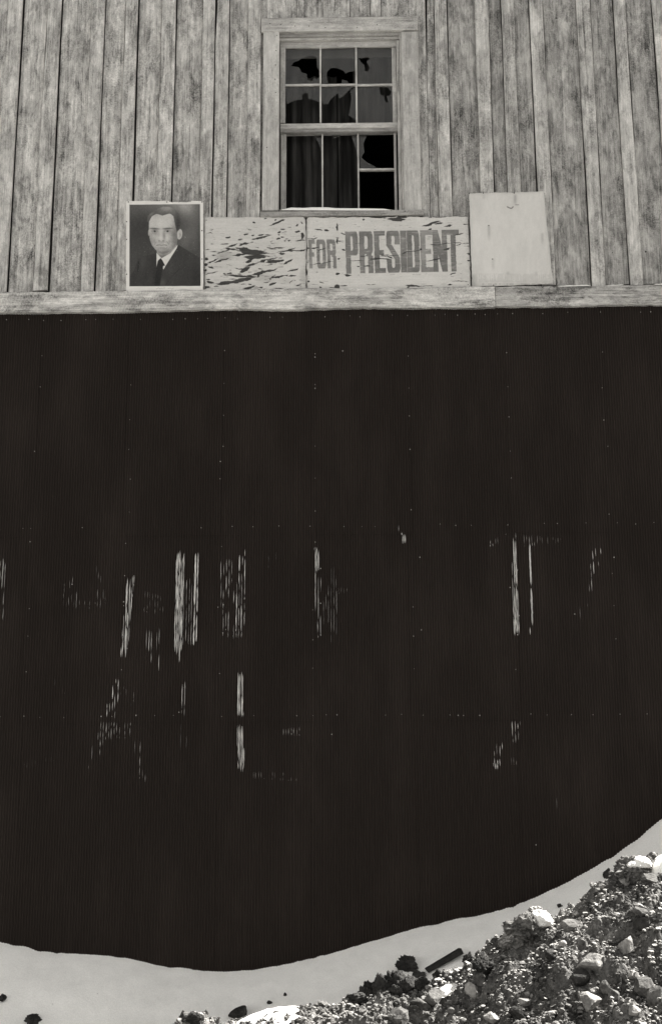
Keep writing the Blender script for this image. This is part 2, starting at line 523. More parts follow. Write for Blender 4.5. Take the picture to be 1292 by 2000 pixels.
def board(x0, x1, z0, z1, yf, th, name, tone, parent=house, mat=WOOD_V, jit=0.003, lift=0.0, ragged=0.0, seg=0.28, bev=0.003, lean=None):
    """one upright board: a loft with slightly wandering edges, bevelled front; lift warps its right edge off the wall"""
    n = max(2, int((z1 - z0) / seg))
    V, Fc = [], []
    ph = random.random() * 50
    for i in range(n + 1):
        z = z0 + (z1 - z0) * i / n
        a = x0 + jit * 2.4 * (float(vnoise(ph + i * .5, 1.5, 3)) - .5) * 2
        b = x1 + jit * 1.6 * (float(vnoise(ph + i * .5, 9.5, 4)) - .5) * 2
        if lean: a += lean[0] * max(0.0, z - lean[1])
        w = 0.003 * (float(vnoise(ph + i * .4, 21.5, 5)) - .5) * 2
        lf = lift * float(vnoise(ph + i * .45, 33.5, 6))
        zl = zr = z
        if i == 0 and ragged:
            zl += random.uniform(-ragged, ragged); zr += random.uniform(-ragged, ragged)
        f = yf + w
        V += [(a, f + th, zl), (a, f + bev, zl), (a + bev, f, zl), (b - bev, f - lf, zr), (b, f - lf + bev, zr), (b, f - lf + th, zr)]
    for i in range(n):
        o = i * 6
        for k in range(5):
            Fc.append((o + k, o + k + 1, o + k + 7, o + k + 6))
        Fc.append((o + 5, o, o + 6, o + 11))
    Fc.append((5, 4, 3, 2, 1, 0)); o = n * 6
    Fc.append((o, o + 1, o + 2, o + 3, o + 4, o + 5))
    return link(name, new_mesh(name, V, Fc, mat), parent, tone)

ZTOP = 9.3
Z_BEAM_TOP = (at(10, 579, 0)[2] + at(1280, 558, 0)[2]) / 2
Z_BEAM_BOT = (at(10, 608, -.06)[2] + at(1280, 595, -.06)[2]) / 2
wx = lambda px, py=0, Y=0.0: at(px, py, Y)[0]

BATTEN_Y, BT = -0.027, 0.025
battens = [(-150,-124),(-62,-37),(19,47),(95,122),(182,207),(247,272),(318,345),(398,421),(424.5,448),(486,511),
           (846,870),(925,950),(977,1000),(1032,1057),(1124,1149),(1195,1218),(1271,1297),(1350,1374),(1420,1445)]
tones_l, tones_r = 0.50, 0.38
def tone_at(px, batten):
    t = np.interp(px, [0, 330, 560, 820, 900, 1292], [.455, .43, .405, .355, .335, .36])
    return float(t) * ((1.14 if px > 800 else float(np.interp(px, [0, 450], [.93, 1.06]))) if batten else (.95 if px > 800 else 1.0)) * random.uniform(.93, 1.07)

for a, b in battens:
    x0, x1 = wx(a), wx(b)
    board(x0, x1, Z_BEAM_TOP + random.uniform(.004, .02), ZTOP, BATTEN_Y, BT - .001, 'batten', tone_at(a, True), mat=WOOD_B,
          lift=random.choice([.010, .016, .022]) if a < 800 else random.choice([.004, .009, .014]), ragged=.004)  # right edges lifted to deepen the shade line beside each batten

# boards between battens; slots added beside battens to shape the dark shade lines there
XO_L, XO_R = wx(543, 300), wx(782, 300)
xl_open, xr_open = XO_L, XO_R
GAPR = {-150: 5, -62: 6, 19: 8, 95: 9, 182: 8, 247: 10, 318: 7, 398: 0, 424.5: 7, 486: 0, 846: 8, 925: 7, 977: 4, 1032: 5, 1124: 5, 1195: 4, 1271: 5, 1350: 5, 1420: 5}
GAPL = {846: 0, 925: 0, 977: 4, 1032: 6, 1124: 5, 1195: 5, 1271: 6, 1350: 4, 247: 3, 182: 2.5, 318: 3, 19: 2, 95: 2.5, 398: 2.5, 424.5: 3}
def bay(bl, br, xr=None, xl=None, **k):
    """the board that fills the bay between batten bl (its right edge) and batten br"""
    x0 = xl if xl is not None else (wx(bl[1]) + GAPR[bl[0]] * .001 if GAPR[bl[0]] else wx((bl[0] + bl[1]) / 2) + .003)
    x1 = xr if xr is not None else (wx(br[0]) - GAPL[br[0]] * .001 if GAPL.get(br[0], 0) else wx((br[0] + br[1]) / 2) - .003)
    mid = ((bl or br)[0] + (br or bl)[1]) / 2
    return board(x0, x1, Z_BEAM_TOP + random.uniform(.002, .03), ZTOP, random.uniform(-.002, .002), .02, 'wall_board', tone_at(mid, False), ragged=.006, jit=.0026, **k)
left_b = [b for b in battens if b[0] < 520]; right_b = [b for b in battens if b[0] > 820]
for a, b in zip(left_b[:-1], left_b[1:]):
    if a[0] == 398:            # two battens side by side: a dark slot between them
        continue
    bay(a, b)
bay(left_b[-1], None, xr=XO_L - .004)
board(wx(-190), wx(-137) - .003, Z_BEAM_TOP + .01, ZTOP, 0, .02, 'wall_board', .45)
board(XO_R + .004, wx(829), Z_BEAM_TOP + .01, ZTOP, -.003, .02, 'wall_board', .37, jit=.0005)
# the leaning board right of the window leaves a tapering gap at the top
zl_ = at(836, 125)[2]
board(wx(829.5), wx(846) - .002, Z_BEAM_TOP + .01, ZTOP, -.006, .02, 'wall_board', .38, jit=.0005, lean=((wx(834) - wx(829.5)) / (at(832, 0)[2] - zl_), zl_))
board(wx(846) + .001, wx(858) - .003, Z_BEAM_TOP + .01, ZTOP, 0.0, .02, 'wall_board', .36)
for a, b in zip(right_b[:-1], right_b[1:]): bay(a, b)
bay(right_b[-1], None, xr=wx(1500))
# short boards over the window
Z_HEAD_TOP = at(660, 32, -.03)[2]
hb = [543, 580, 584, 630, 683, 723, 743, 782]
for i, (a, b) in enumerate(zip(hb[:-1], hb[1:])):
    board(wx(a) + .002, wx(b) - .002, Z_HEAD_TOP - .03, ZTOP, [0, -.012, .004, -.004, .001, -.014, .002][i], .02, 'wall_board', random.uniform(.36, .44))
# boards below the sill
Z_SILL_BOT = at(660, 419, -.03)[2]
sb = [543, 590, 640, 690, 735, 782]
for a, b in zip(sb[:-1], sb[1:]):
    board(wx(a, 500) + .002, wx(b, 500) - .002, Z_BEAM_TOP, Z_SILL_BOT + .01, 0, .02, 'wall_board', random.uniform(.3, .36))

# the beam along the foot of the boards: ragged, split, standing proud
def beam(x0, x1, name, tone, zt, zb, yf, th, ragb=.012, ragt=.008, seed=0):
    n = int((x1 - x0) / .02)
    xs = np.linspace(x0, x1, n + 1)
    tb = zb + ragb * fbm(xs * 2.2, xs * 0 + seed, 60 + seed, 4) + .004 * fbm(xs * 25, xs * 0 + .5, 62 + seed, 2)
    tt = zt + ragt * fbm(xs * 3.0, xs * 0 + seed, 70 + seed, 4) + .003 * fbm(xs * 30, xs * 0 + .5, 72 + seed, 2)
    prof = [(1.0, th), (1.0, .006), (.92, 0.0), (.66, -.002), (.33, -.002), (.08, 0.0), (0.0, .007), (0.0, th)]
    V, Fc = [], []
    m = len(prof)
    wob = .003 * fbm(xs * 4, xs * 0, 80 + seed, 3)
    for i in range(n + 1):
        for f, y in prof:
            V.append((xs[i], yf + y + (wob[i] if y < .01 else 0), tb[i] + (tt[i] - tb[i]) * f))
    for i in range(n):
        for k in range(m - 1):
            a = i * m + k
            Fc.append((a, a + m, a + m + 1, a + 1))
        Fc.append((i * m + m - 1, (i + 1) * m + m - 1, (i + 1) * m, i * m))
    Fc.append(tuple(range(m))); Fc.append(tuple(n * m + k for k in range(m - 1, -1, -1)))
    me = new_mesh(name, V, Fc, WOOD_H)
    return link(name, me, house, tone)
BY = -.062
xb = [wx(-260, 590), wx(965, 590), wx(1480, 590)]
for i in range(2):
    beam(xb[i] + .0015, xb[i + 1] - .0015, 'beam_plank', [.45, .37][i], Z_BEAM_TOP - .004, Z_BEAM_BOT + [0, .004][i], BY + [0, .003][i], .075, seed=i)

# ---- outer walls, roof, floor: the rest of the house, so that light and shade are its own
XL, XR, YB = wx(-190) - .02, wx(1500) + .02, 8.0
m = MB(); m.box(-16, XL, 0.0, .12, 0, 9.3); m.build('wall_panel', WOOD_V, house, .42)
m = MB(); m.box(XR, 16, 0.0, .12, 0, 9.3); m.build('wall_panel', WOOD_V, house, .38)
m = MB(); m.box(-16, 16, YB, YB + .12, 0, 9.3); m.build('wall_panel', WOOD_V, house, .4)
for x in (-16.12, 16):
    m = MB(); m.box(x, x + .12, 0.0, YB + .12, 0, 9.3); m.build('wall_panel', WOOD_V, house, .4)
m = MB()
m.add([(-16.4, EAVE_Y, EAVE_Z), (16.4, EAVE_Y, EAVE_Z), (16.4, 4.06, EAVE_Z + 2.3), (-16.4, 4.06, EAVE_Z + 2.3), (-16.4, YB + .4, EAVE_Z), (16.4, YB + .4, EAVE_Z),
       (-16.4, EAVE_Y, EAVE_Z - .12), (16.4, EAVE_Y, EAVE_Z - .12), (16.4, 4.06, EAVE_Z + 2.15), (-16.4, 4.06, EAVE_Z + 2.15), (-16.4, YB + .4, EAVE_Z - .12), (16.4, YB + .4, EAVE_Z - .12)],
      [(0, 1, 2, 3), (3, 2, 5, 4), (6, 9, 8, 7), (9, 10, 11, 8), (0, 6, 7, 1), (4, 5, 11, 10), (0, 3, 9, 6), (3, 4, 10, 9), (1, 7, 8, 2), (2, 8, 11, 5)])
m.build('roof', ROOF, house)
# a small dark room behind the window
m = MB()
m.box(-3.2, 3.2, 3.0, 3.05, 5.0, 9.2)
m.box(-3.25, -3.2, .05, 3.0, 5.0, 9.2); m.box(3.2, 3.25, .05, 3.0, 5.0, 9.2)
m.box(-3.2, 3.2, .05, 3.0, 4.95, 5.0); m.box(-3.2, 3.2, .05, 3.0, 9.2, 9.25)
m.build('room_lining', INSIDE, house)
# backing behind the boards so no light leaks through the joints
x0, x1 = wx(543, 300), wx(782, 300)
zt, zb = at(660, 45, 0)[2], at(660, 417, 0)[2]
m = MB()
m.box(XL, x0, .026, .05, 4.4, 9.3); m.box(x1, XR, .026, .05, 4.4, 9.3)
m.box(x0, x1, .026, .05, zt, 9.3); m.box(x0, x1, .026, .05, 4.4, zb)
m.build('sheathing', INSIDE, house)

# ---- corrugated metal
PITCHX = 0.0178
AMP = 0.0038
MY = -0.008
def crest_y(x): return MY - AMP * np.cos(2 * pi * x / PITCHX)
row_px = [612, 1040, 1400, 1790]
rows_z = [Z_BEAM_BOT + .03, at(646, 1034, 0)[2], at(646, 1397, 0)[2], -.05]
seam_px = [-300, -118, 65, 249, 431, 614, 802, 1000, 1190, 1375]
seam_x = [wx(p, 1000) for p in seam_px]
for c in range(len(seam_x) - 1):
    for r in range(3):
        xa, xb_ = seam_x[c] - .02, seam_x[c + 1]
        za, zb_ = rows_z[r] , rows_z[r + 1] - .04
        xs = np.arange(xa, xb_ + 1e-6, PITCHX / 8)
        off = -.0022 * ((c + r) % 2) - .0048 * (2 - r)
        tilt = random.uniform(-.002, .002)
        nz = 7
        zs = np.linspace(za, zb_, nz)
        gxs, gzs = np.meshgrid(xs, zs)
        yy = crest_y(gxs) + off + tilt * (gxs - xa) + .0022 * fbm(gxs * 1.5 + c * 7, gzs * 1.2 + r * 3, 90, 3)
        V = np.stack([gxs, yy, gzs], -1).reshape(-1, 3)
        n = len(xs)
        I = np.arange(nz - 1)[:, None] * n + np.arange(n - 1)[None]
        FQ = np.stack([I, I + n, I + n + 1, I + 1], -1).reshape(-1, 4)
        link('metal_sheet', fast_mesh('metal_sheet', V, FQ, METAL, True), house)
m = MB(); m.box(XL, XR, .012, .04, -.05, Z_BEAM_BOT + .1); m.build('lower_sheathing', INSIDE, house)

# nails in the metal, a dot of bare steel each
def nail_cap(m, x, y, z, r=.0045, h=.0025, k=7):
    vs = [(x, y - h, z)] + [(x + r * cos(2 * pi * i / k), y - h * .5, z + r * sin(2 * pi * i / k)) for i in range(k)] + [(x + r * cos(2 * pi * i / k), y + h, z + r * sin(2 * pi * i / k)) for i in range(k)]
    fs = [(0, 1 + (i + 1) % k, 1 + i) for i in range(k)] + [(1 + i, 1 + (i + 1) % k, 1 + k + (i + 1) % k, 1 + k + i) for i in range(k)]
    m.add(vs, fs)
m = MB()
def mnail(px, py, r):
    p = at(px, py, MY - AMP - .02)
    xr = round(p[0] / PITCHX) * PITCHX
    nail_cap(m, xr, MY - AMP - .016, p[2], r, .004)
for x in range(-20, 1320, 27):
    if random.random() < .8: mnail(x + random.uniform(-8, 8), 624 - 17 * max(0, x - 300) / 1000 + random.uniform(-1.5, 1.5), random.choice([.0022, .0028, .0034]))
for x in range(-20, 1320, 30):
    if random.random() < .55: mnail(x + random.uniform(-9, 9), 1033 - 12 * x / 1292 + random.uniform(-2, 2), random.choice([.002, .0026, .003]))
    if random.random() < .55: mnail(x + random.uniform(-9, 9), 1400 - 5 * x / 1292 + random.uniform(-2, 2), random.choice([.002, .0026, .0032]))
for sxp in seam_px[2:9]:
    for y in range(690, 1360, 62):
        X0 = wx(sxp, 1000); 
        px = 646 + (sxp - 646) * (1 + (1000 - y) * -0.00009)
        if random.random() < .75: mnail(px + random.uniform(-2, 2), y + random.uniform(-6, 6), random.choice([.0022, .0028, .0034]))
for px, py in [(139,1141),(243,1175),(241,1240),(434,1181),(434,1236),(625,1110),(628,1178),(628,1240),(819,1088),(822,1230),(1010,1113),(996,1147),(1013,1202),(1122,1199),(1199,1088),(198,1399),(264,1397),(350,1391),(895,1397),(936,1397),(647,1434),(659,1396),(1048,1650),(667,685),(613,697),(613,758),(432,901)]:
    mnail(px, py, .0042)
m.build('nail_heads', NAIL, house, kind='stuff')

# ---- what is left of the painted letters: pale paint on the ribs only
ribs = np.arange(math.floor(wx(-30, 1000) / PITCHX), math.ceil(wx(1320, 1000) / PITCHX) + 1)
SY = MY - AMP - .0175
def remnant(quad, dens, bright, width=(.2, .5), seg=(.03, .22), fill=False, seed=None):
    """quad: four photo points TL, TR, BR, BL of the patch on the wall"""
    q = [at(a, b, SY) for a, b in quad]
    tl, tr, br, bl = [np.array((p[0], p[2])) for p in q]
    mb = MB()
    r = np.random.default_rng(int(abs(quad[0][0] * 13 + quad[0][1] * 7)))
    xmin, xmax = min(tl[0], bl[0], tr[0], br[0]), max(tl[0], bl[0], tr[0], br[0])
    step = PITCHX if not fill else PITCHX / 3.0
    k0, k1 = math.floor(xmin / step), math.ceil(xmax / step)
    for k in range(k0, k1 + 1):
        x = k * step
        # rows of the patch at which this rib lies between its slanting sides
        ts = np.linspace(0, 1, 60)
        lft = tl[0] + (bl[0] - tl[0]) * ts; rgt = tr[0] + (br[0] - tr[0]) * ts
        ok = (x >= lft - step * .4) & (x <= rgt + step * .4)
        if not ok.any(): continue
        t0, t1 = ts[ok].min(), ts[ok].max()
        u = 0.5 if abs(xmax - xmin) < 1e-6 else (x - xmin) / (xmax - xmin)
        ztop = tl[1] + (tr[1] - tl[1]) * u; zbot = bl[1] + (br[1] - bl[1]) * u
        z_hi = ztop + (zbot - ztop) * t0; z_lo = ztop + (zbot - ztop) * t1
        z_hi -= r.uniform(0, .12) * (z_hi - z_lo); z_lo += r.uniform(0, .15) * (z_hi - z_lo)
        if fill: seg = (.05, .35)
        z = z_hi
        while z > z_lo:
            L = min(r.uniform(*seg), z - z_lo)
            if r.random() < dens:
                w = PITCHX * r.uniform(*width) * (.40 if fill else .85)
                xo = x + r.uniform(-.12, .12) * PITCHX
                n = max(2, int(L / .018))
                vs, fs = [], []
                for i in range(n + 1):
                    zz = z - L * i / n
                    e = min(1.0, min(i, n - i) * .6 + .12)
                    ww = w * .5 * e * r.uniform(.8, 1.1)
                    c = xo + r.uniform(-.05, .05) * PITCHX
                    vs += [(c - ww, SY + .0008, zz), (c, SY - .0006, zz), (c + ww, SY + .0008, zz)]
                for i in range(n):
                    fs += [(3*i, 3*i+3, 3*i+4, 3*i+1), (3*i+1, 3*i+4, 3*i+5, 3*i+2)]
                mb.add(vs, fs)
            z -= L + r.uniform(0, .02)
    if mb.v: mb.build('letter_remnant', STREAK, house, bright, kind='stuff')

A = 0.72
P = remnant
P([(0,1090),(12,1090),(8,1215),(-4,1215)], .45, A*.8)
for a, b, c, d in [((122,1130),(150,1098)) + ((148,1188),(122,1188)), ((186,1095),(206,1135)) + ((206,1185),(184,1188)), ((122,1172),(206,1172)) + ((200,1190),(128,1192))]:
    P([a, b, c, d], .45, A*.55, (.12, .3), (.02, .08))
P([(249,1122),(263,1122),(248,1285),(236,1285)], .8, A, (.5, .95), (.02, .12), True)
P([(283,1152),(324,1165),(318,1198),(283,1200)], .5, A*.55, (.12, .3), (.02, .06))
P([(284,1225),(310,1225),(308,1315),(288,1290)], .65, A*.8, (.15, .35), (.04, .15))
P([(344,1072),(360,1072),(353,1296),(340,1296)], .9, A, (.6, 1.0), (.04, .16), True)
P([(346,1070),(362,1070),(354,1150),(340,1150)], .55, A, (.3, .6), (.04, .16))
P([(360,1125),(381,1125),(377,1262),(355,1262)], .93, A*.7, (.14, .24), (.1, .4))
P([(380,1070),(386,1070),(382,1272),(377,1272)], .97, A*1.05, (.4, .8), (.1, .4))
P([(430,1085),(478,1070),(474,1250),(434,1255)], .6, A*.75, (.14, .36), (.03, .15))
P([(466,1070),(478,1070),(473,1250),(462,1240)], .75, A, (.25, .5), (.04, .2))
P([(513,1085),(541,1075),(541,1110),(513,1115)], .35, A*.4, (.1, .2), (.02, .06))
P([(614,1068),(622,1068),(622,1120),(616,1120)], .95, A, (.5, .8), (.04, .2), True)
P([(617,1110),(624,1110),(625,1262),(618,1262)], .8, A*.7, (.2, .4), (.06, .3))
P([(630,1090),(662,1090),(662,1270),(634,1275)], .4, A*.5, (.1, .2), (.05, .2))
P([(640,1147),(678,1147),(678,1160),(640,1160)], .6, A*.5, (.12, .25), (.02, .05))
P([(785,1040),(792,1044),(792,1063),(786,1063)], 1, A*1.1, (.5, .9), (.04, .1), True)
P([(779,1026),(784,1026),(784,1044),(780,1044)], .7, A*.6)
P([(955,1055),(985,1042),(982,1066),(955,1068)], .5, A*.8, (.15, .4), (.02, .08))
P([(996,1040),(1006,1040),(1013,1242),(1003,1242)], .72, A, (.45, .8), (.03, .15), True)
P([(1003,1185),(1010,1185),(1013,1243),(1004,1243)], .95, A*1.1, (.6, .9), (.04, .1), True)
P([(1022,1044),(1048,1044),(1048,1066),(1022,1070)], .7, A*.65, (.12, .3), (.03, .08))
P([(1054,1046),(1092,1050),(1092,1066),(1054,1062)], .6, A*.55, (.1, .22), (.02, .07))
P([(1031,1060),(1036,1060),(1043,1242),(1037,1242)], 1, A*1.1, (.5, .8), (.2, .5))
P([(1157,1070),(1172,1070),(1160,1156),(1150,1156)], .65, A*.8, (.2, .5), (.03, .12))
P([(1130,1178),(1146,1178),(1136,1235),(1126,1235)], .4, A*.5, (.12, .25), (.03, .09))
P([(226,1322),(240,1322),(222,1404),(202,1404)], .7, A*.95, (.3, .55), (.03, .1))
P([(226,1330),(262,1350),(255,1404),(225,1404)], .3, A*.5, (.12, .25), (.02, .08))
P([(198,1408),(256,1408),(254,1443),(190,1446)], .7, A*.7, (.15, .35), (.02, .08))
P([(184,1440),(204,1440),(186,1505),(174,1505)], .55, A*.75, (.15, .35), (.02, .09))
P([(262,1445),(280,1445),(286,1535),(270,1520)], .6, A*.8, (.15, .35), (.03, .1))
P([(354,1330),(362,1330),(361,1400),(355,1400)], .75, A*.8, (.2, .35), (.04, .2))
P([(355,1408),(362,1408),(362,1500),(355,1500)], .35, A*.35, (.15, .25), (.04, .2))
P([(463,1312),(474,1312),(474,1402),(464,1402)], .95, A*1.05, (.55, .9), (.05, .2), True)
P([(464,1412),(474,1412),(476,1508),(464,1508)], .93, A*1.05, (.5, .85), (.05, .2), True)
P([(550,1422),(587,1420),(587,1437),(552,1438)], .8, A*.7, (.2, .4), (.02, .06))
P([(487,1508),(585,1505),(584,1528),(490,1520)], .4, A*.6, (.12, .28), (.02, .05))
P([(94,1326),(108,1326),(128,1356),(114,1356)], .5, A*.4, (.1, .25), (.02, .06))
P([(40,1492),(112,1474),(112,1486),(44,1504)], .4, A*.45, (.1, .2), (.01, .04))
P([(1000,1408),(1014,1408),(1012,1462),(997,1455)], .75, A*.85, (.2, .45), (.03, .1))
P([(966,1455),(980,1450),(974,1503),(958,1490)], .7, A*.9, (.25, .6), (.02, .07))
P([(962,1490),(972,1490),(971,1504),(966,1504)], 1, A*1.1, (.5, .9), (.02, .06), True)
P([(992,1478),(1012,1478),(1010,1496),(992,1492)], .5, A*.5, (.15, .3), (.02, .06))
P([(1076,1530),(1086,1530),(1091,1582),(1086,1582)], .55, A*.6, (.12, .2), (.05, .12))

# ================================================================== the window
win = link('window', None, house)
CY = -.034            # casing front
def wbox(name, pxa, pya, pxb, pyb, yf, yb, mat, tone, b=.003, ref=None):
    x0 = at(pxa, (pya + pyb) / 2, yf)[0]; x1 = at(pxb, (pya + pyb) / 2, yf)[0]
    z0 = at((pxa + pxb) / 2, pyb, yf)[2]; z1 = at((pxa + pxb) / 2, pya, yf)[2]
    m = MB(); m.box(x0, x1, yf, yb, z0, z1, b)
    return m.build(name, mat, win, tone)
wbox('head_casing', 510, 33, 815, 60, CY - .006, .024, WOOD_SH, .42, .004)
wbox('side_casing', 513, 61, 544, 411, CY, .024, WOOD_S, .45, .003)
wbox('side_casing', 786, 61, 819, 413, CY, .024, WOOD_S, .41, .003)
wbox('sill', 508, 411, 826, 421, CY - .022, .12, WOOD_SH, .30, .004)
wbox('head_stop', 541, 60, 786, 70, -.004, .12, WOOD_SH, .34, .003)
wbox('head_stop', 541, 70.5, 786, 77, .018, .12, WOOD_SH, .40, .003)
wbox('side_jamb', 538, 61, 544.5, 412, -.006, .12, WOOD_S, .40, .002)
wbox('side_jamb', 782, 61, 788, 412, -.006, .12, WOOD_S, .42, .002)
wbox('stop_bead', 776, 78, 781.6, 412, .02, .047, WOOD_S, .45, .002)
# upper sash stands in front of the lower one
UY, LY = .048, .078
wbox('sash_rail', 547, 80, 775, 92, UY, UY + .035, WOOD_SH, .40, .003)
wbox('sash_rail', 547, 240, 780, 250, UY - .006, UY + .035, WOOD_SH, .42, .003)
wbox('sash_rail', 547, 250.3, 780, 257, UY + .002, LY + .03, WOOD_SH, .28, .003)
wbox('sash_stile', 547, 92.3, 557, 239.7, UY, UY + .035, WOOD_S, .40, .003)
wbox('sash_stile', 765.5, 92.3, 774, 239.7, UY, UY + .035, WOOD_S, .40, .003)
wbox('sash_stile', 548, 257.3, 558.5, 411, LY, LY + .035, WOOD_S, .36, .003)
wbox('sash_stile', 769.5, 257.3, 774.3, 411, LY, LY + .035, WOOD_S, .40, .003)
for px in (625.5, 695.5):
    wbox('muntin', px - 1.7, 92.3, px + 1.7, 239.7, UY + .004, UY + .03, WOOD_S, .50, .0015)
    wbox('muntin', px + 2.2, 257.3, px + 5.4, 408, LY + .004, LY + .03, WOOD_S, .44, .0015)
for a, b in ((557.2, 623.6), (627.4, 693.6), (697.4, 765.3)):
    wbox('muntin', a, 163.5, b, 167.2, UY + .006, UY + .028, WOOD_SH, .50, .0015)
wbox('muntin', 701, 328.5, 769.3, 332.5, LY + .006, LY + .028, WOOD_SH, .46, .0015)

# glass panes: thin slabs, broken out where the photograph shows holes
def ragged(pts, amp=1.2, sub=4, seed=1):
    r = random.Random(seed)
    out = []
    for i, (x, y) in enumerate(pts):
        x2, y2 = pts[(i + 1) % len(pts)]
        for k in range(sub):
            f = k / sub
            j = 0 if k == 0 else amp
            out.append((x + (x2 - x) * f + r.uniform(-j, j), y + (y2 - y) * f + r.uniform(-j, j)))
    return out
def pane(outer, holes, Y, tilt=0.0):
    """triangulated sheet with holes; photo points on the plane of the sash"""
    bm = bmesh.new()
    edges = []
    ox = sum(p[0] for p in outer) / len(outer)
    for loop in [outer] + holes:
        vs = []
        for a, b in loop:
            p = at(a, b, Y)
            vs.append(bm.verts.new((p[0], Y + tilt * (a - ox), p[2])))
        for i in range(len(vs)): edges.append(bm.edges.new((vs[i], vs[(i + 1) % len(vs)])))
    bmesh.ops.triangle_fill(bm, use_beauty=True, use_dissolve=False, edges=edges, normal=(0, -1, 0))
    g = bmesh.ops.extrude_face_region(bm, geom=bm.faces[:])
    for v in g['geom']:
        if isinstance(v, bmesh.types.BMVert): v.co.y += .002
    bmesh.ops.recalc_face_normals(bm, faces=bm.faces[:])
    me = bpy.data.meshes.new('glass_pane'); bm.to_mesh(me); bm.free()
    me.materials.append(GLASS)
    link('glass_pane', me, win)
def rect(a, b, c, d): return [(a, b), (c, b), (c, d), (a, d)]
GU, GL = UY + .018, LY + .018
cr = lambda pts: [(480 + x / 3.4, y / 3.4) for x, y in pts]         # points read off an enlarged view
pane(rect(556, 91, 625, 165), [ragged(cr([(300,440),(318,412),(350,402),(372,385),(425,370),(468,378),(470,440),(488,470),(490,510),(470,528),(452,515),(442,538),(410,530),(405,490),(370,480),(350,445)]), .6, 2, 1)], GU, .00006)
pane([(626,91),(695,91)] + cr([(731,470),(680,478),(660,490),(650,470),(600,450),(560,452),(538,478),(536,510),(545,553),(510,553)]), [], GU, -.00005)
pane(cr([(632,553),(640,528),(676,540),(678,556)]), [], GU)
pane(rect(696, 91, 766.5, 165), [ragged(cr([(748,385),(770,388),(800,372),(822,392),(800,410),(822,452),(805,478),(790,470),(785,430),(760,410)]), .6, 2, 3)], GU, .00008)
pane([(556,166),(625,166)] + cr([(495,680),(440,660),(415,655),(412,622),(395,616),(372,630),(375,660),(320,668),(272,690)]), [], GU, .00004)
pane([(626,166),(694,166)] + cr([(690,595),(650,635),(620,655),(610,620),(560,660),(545,690),(512,690)]), [], GU, -.00006)
pane(cr([(692,600),(738,575),(742,815),(720,790),(680,765),(690,720),(700,660)]), [], GU, .0001)
pane(rect(696, 166, 767, 241), [ragged(cr([(885,580),(930,572),(965,610),(955,632),(935,640),(945,680),(928,680),(915,640),(890,625)]), .6, 2, 5)], GU, -.00005)
pane(cr([(440,870),(500,870),(500,1000),(480,945),(455,905)]), [], GL)
pane(cr([(580,920),(560,872),(640,872),(620,905),(600,915)]), [], GL)
pane(cr([(690,872),(745,872),(745,1050),(725,975),(700,905)]), [], GL, .0001)
pane(cr([(752,872),(850,872),(800,905),(780,950),(785,1010),(765,1045),(800,1075),(870,1115),(756,1118)]), [], GL, -.0001)

# curtain: a hung cloth with folds, in strips
def curtain(pxa, pxb, pya, pyb, Y, fold, amp, seed):
    x0, x1 = at(pxa, 300, Y)[0], at(pxb, 300, Y)[0]
    z1, z0 = at(660, pya, Y)[2], at(660, pyb, Y)[2]
    xs = np.linspace(x0, x1, 60); zs = np.linspace(z0, z1, 14)
    gx_, gz_ = np.meshgrid(xs, zs)
    ph = 1.6 * fbm(gx_ * 4, gz_ * .5, seed, 2)
    y = Y + amp * np.sin(2 * pi * gx_ / fold + ph * 2) + .01 * fbm(gx_ * 8, gz_ * 1.2, seed + 3, 2)
    V = np.stack([gx_, y, gz_], -1).reshape(-1, 3)
    I = np.arange(13)[:, None] * 60 + np.arange(59)[None]
    FQ = np.stack([I, I + 60, I + 61, I + 1], -1).reshape(-1, 4)
    link('curtain', fast_mesh('curtain', V, FQ, CLOTH, True), win)
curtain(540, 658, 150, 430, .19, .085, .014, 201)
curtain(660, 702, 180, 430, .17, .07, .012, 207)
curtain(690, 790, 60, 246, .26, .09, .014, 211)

m = MB()
bx0, bx1 = at(552, 100, .14)[0], at(772, 100, .14)[0]; bz0, bz1 = at(660, 113, .14)[2], at(660, 84, .14)[2]
m.box(bx0, bx1, .14, .15, bz0, bz1, .004)
m.build('pane_reflection', flat_mat('reflection_grey', .10, .9, .05, 8, .2), win)  # grey strip added behind the glass for the reflection along the pane tops
# snow on the sill
def snow_strip(name, pts, Yf, depth, h, label, cat='snow'):
    """low drift along photo points pts on a ledge"""
    ps = [at(a, b, Yf) for a, b in pts]
    n = 60
    xs = np.linspace(ps[0][0], ps[-1][0], n)
    zb = np.interp(xs, [p[0] for p in ps], [p[2] for p in ps])
    V, Fc = [], []
    for i in range(n):
        e = min(1, min(i, n - 1 - i) / 6 + .05)
        hh = h * e * (0.75 + .5 * float(vnoise(i * .17, 3.3, 5)))
        if name == 'snow_strip' and label.startswith('long'): hh *= 1.5 - .9 * i / n
        prof = [(0, 0), (-.003, hh * .5), (.004, hh * .9), (depth * .5, hh), (depth, hh * .85)]
        for y, z in prof: V.append((xs[i], Yf + y, zb[i] + z))
    for i in range(n - 1):
        for k in range(4):
            a = i * 5 + k
            Fc.append((a, a + 5, a + 6, a + 1))
    Fc.append((0, 1, 2, 3, 4)); Fc.append(tuple((n - 1) * 5 + k for k in (4, 3, 2, 1, 0)))
    o = link(name, new_mesh(name, V, Fc, CLEAN_SNOW, True))
    return tag(o, label, cat)
snow_strip('snow_strip', [(546, 410.5), (620, 410.8), (700, 411), (772, 411)], CY - .018, .055, .022, 'long thin strip of white snow lying on the window sill')
snow_strip('snow_strip', [(1087, 560), (1152, 558)], BY + .004, .06, .010, 'thin white strip of snow on the beam just right of the blank poster')
snow_strip('snow_strip', [(1183, 558), (1218, 557)], BY + .004, .06, .008, 'short strip of snow on the beam between the two right battens')
